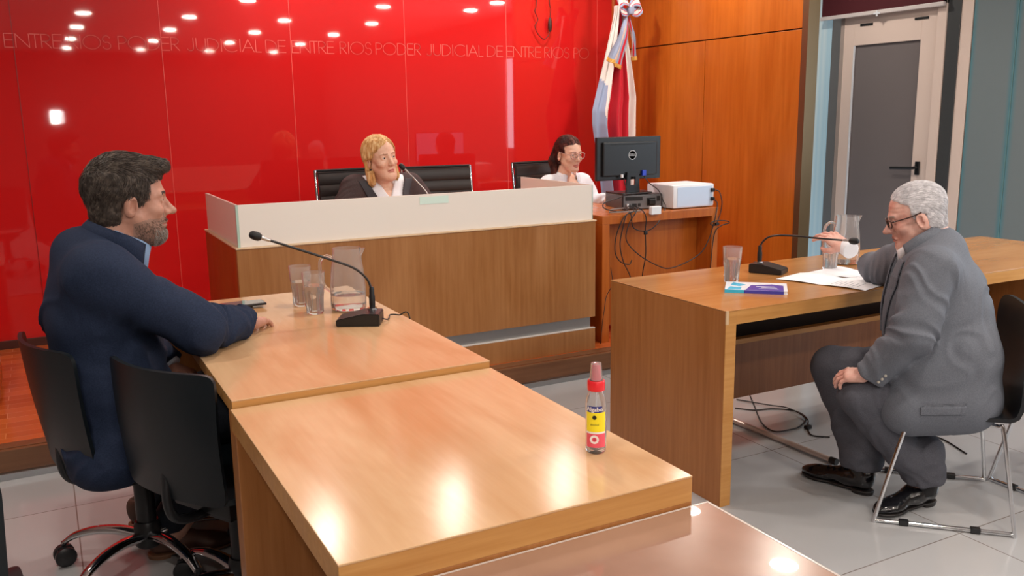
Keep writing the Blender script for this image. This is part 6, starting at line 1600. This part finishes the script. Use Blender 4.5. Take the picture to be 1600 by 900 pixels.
solid('shirt_collar', collar_band(Tc, 0.060, 0.060, 0.038, 34, 326, flare=0.018, tip=0.045, drop=0.015), WSH, m4, 0.003)
hp, hf4 = head_parts(H4, dict(fem=1.0, jaw=0.93, nose=0.96, neck=(0.0, 0.06, -0.19), nk=0.84, frown=0.25), gaze=(8, -4))
V, F = net_local(B4, lambda P: smin(torso4(P) + 0.010, np.minimum(limb(P, SB[0], [0.04, 0.035, 0.024]), limb(P, SB[1], [0.04, 0.035, 0.024])), 0.02), (-0.28, -0.32, 0.62), (0.30, 0.13, 1.08), 0.008)
parts = hp + [(V, F, 0)]
parts.append(hand_parts(B4.w(A_(*SB[0][2])[None])[0], B4.d((0.1, -0.95, -0.12)), (0, 0, 1), 1, [(14, 24, 16)] * 4, 6, sc=0.88, res=0.003))
parts.append(hand_parts(B4.w(A_(*SB[1][2])[None])[0], B4.d((0.4, -0.9, -0.2)), (0, 0, 1), -1, [(14, 24, 16)] * 4, 6, sc=0.88, res=0.003))
skin_mesh('body', parts, [SKIN_F, LIP_F, SKIN_F, mat('dark brown eyebrow', srgb(74, 44, 36), 0.7), EYE_W, EYE_I], m4)
HAIR4 = hair_material('dark auburn hair', srgb(50, 22, 20), srgb(72, 32, 28), srgb(104, 52, 42), (1.0, 0.3, 0.3))
def keep4(P):
    top = -(P[:, 2] - 0.078 + 0.30 * (P[:, 1] + 0.075) - 0.40 * np.clip(np.abs(P[:, 0]) - 0.01, 0, 1) * 0)
    top = np.maximum(top, -(P[:, 2] - 0.088 + 0.62 * (np.abs(P[:, 0])) ) * 1.0)
    side = np.maximum(-(P[:, 1] + 0.040 - 0.3 * (P[:, 2] - 0.02)), -(P[:, 2] - 0.016))
    back = np.maximum(-(P[:, 1] - 0.026), -(P[:, 2] + 0.075))
    return np.minimum(np.minimum(top, side), back)
hh4 = cap_hair(0.008, keep4, 27, 0.002, 40)
def hair4f(P):
    d = smin(hh4(P), d_cap(P, (-0.030, 0.095, 0.030), (-0.050, 0.110, -0.05), 0.036, 0.034), 0.02)
    return smin(d, d_cap(P, (-0.050, 0.110, -0.05), (-0.055, 0.085, -0.155), 0.034, 0.020), 0.02) + 0.002 * vnoise(P * A_(70, 70, 15), 97)
V, F = nets(hair4f, (-0.11, -0.14, -0.20), (0.11, 0.17, 0.16), 0.0032)
hp_ = [(H4.w(V), F, 0)]
sd = seeds_of(hair4f, lambda V: V[:, 2] > -0.12, (-0.11, -0.13, -0.2), (0.11, 0.17, 0.16))
def dir4(P):
    t = np.clip((P[:, 1] - 0.06) / 0.04, 0, 1)[:, None]
    return (1 - t) * A_(0, 1.0, -0.1) + t * A_(-0.1, 0.05, -1)
hp_.append(strands('h', hair4f, sd, dir4, 2600, 0.05, 0.0011, None, None, H4, lift=0.01, jit=0.06, seed=19) + (0,))
skin_mesh('hair', hp_, [HAIR4], m4)
glasses('glasses', H4, mat('clear pink frame', srgb(236, 196, 186), 0.15, trans=0.4), MATS['lens glass'], m4, w=0.028, h=0.0205, rim=0.0019, temple=0.0016)
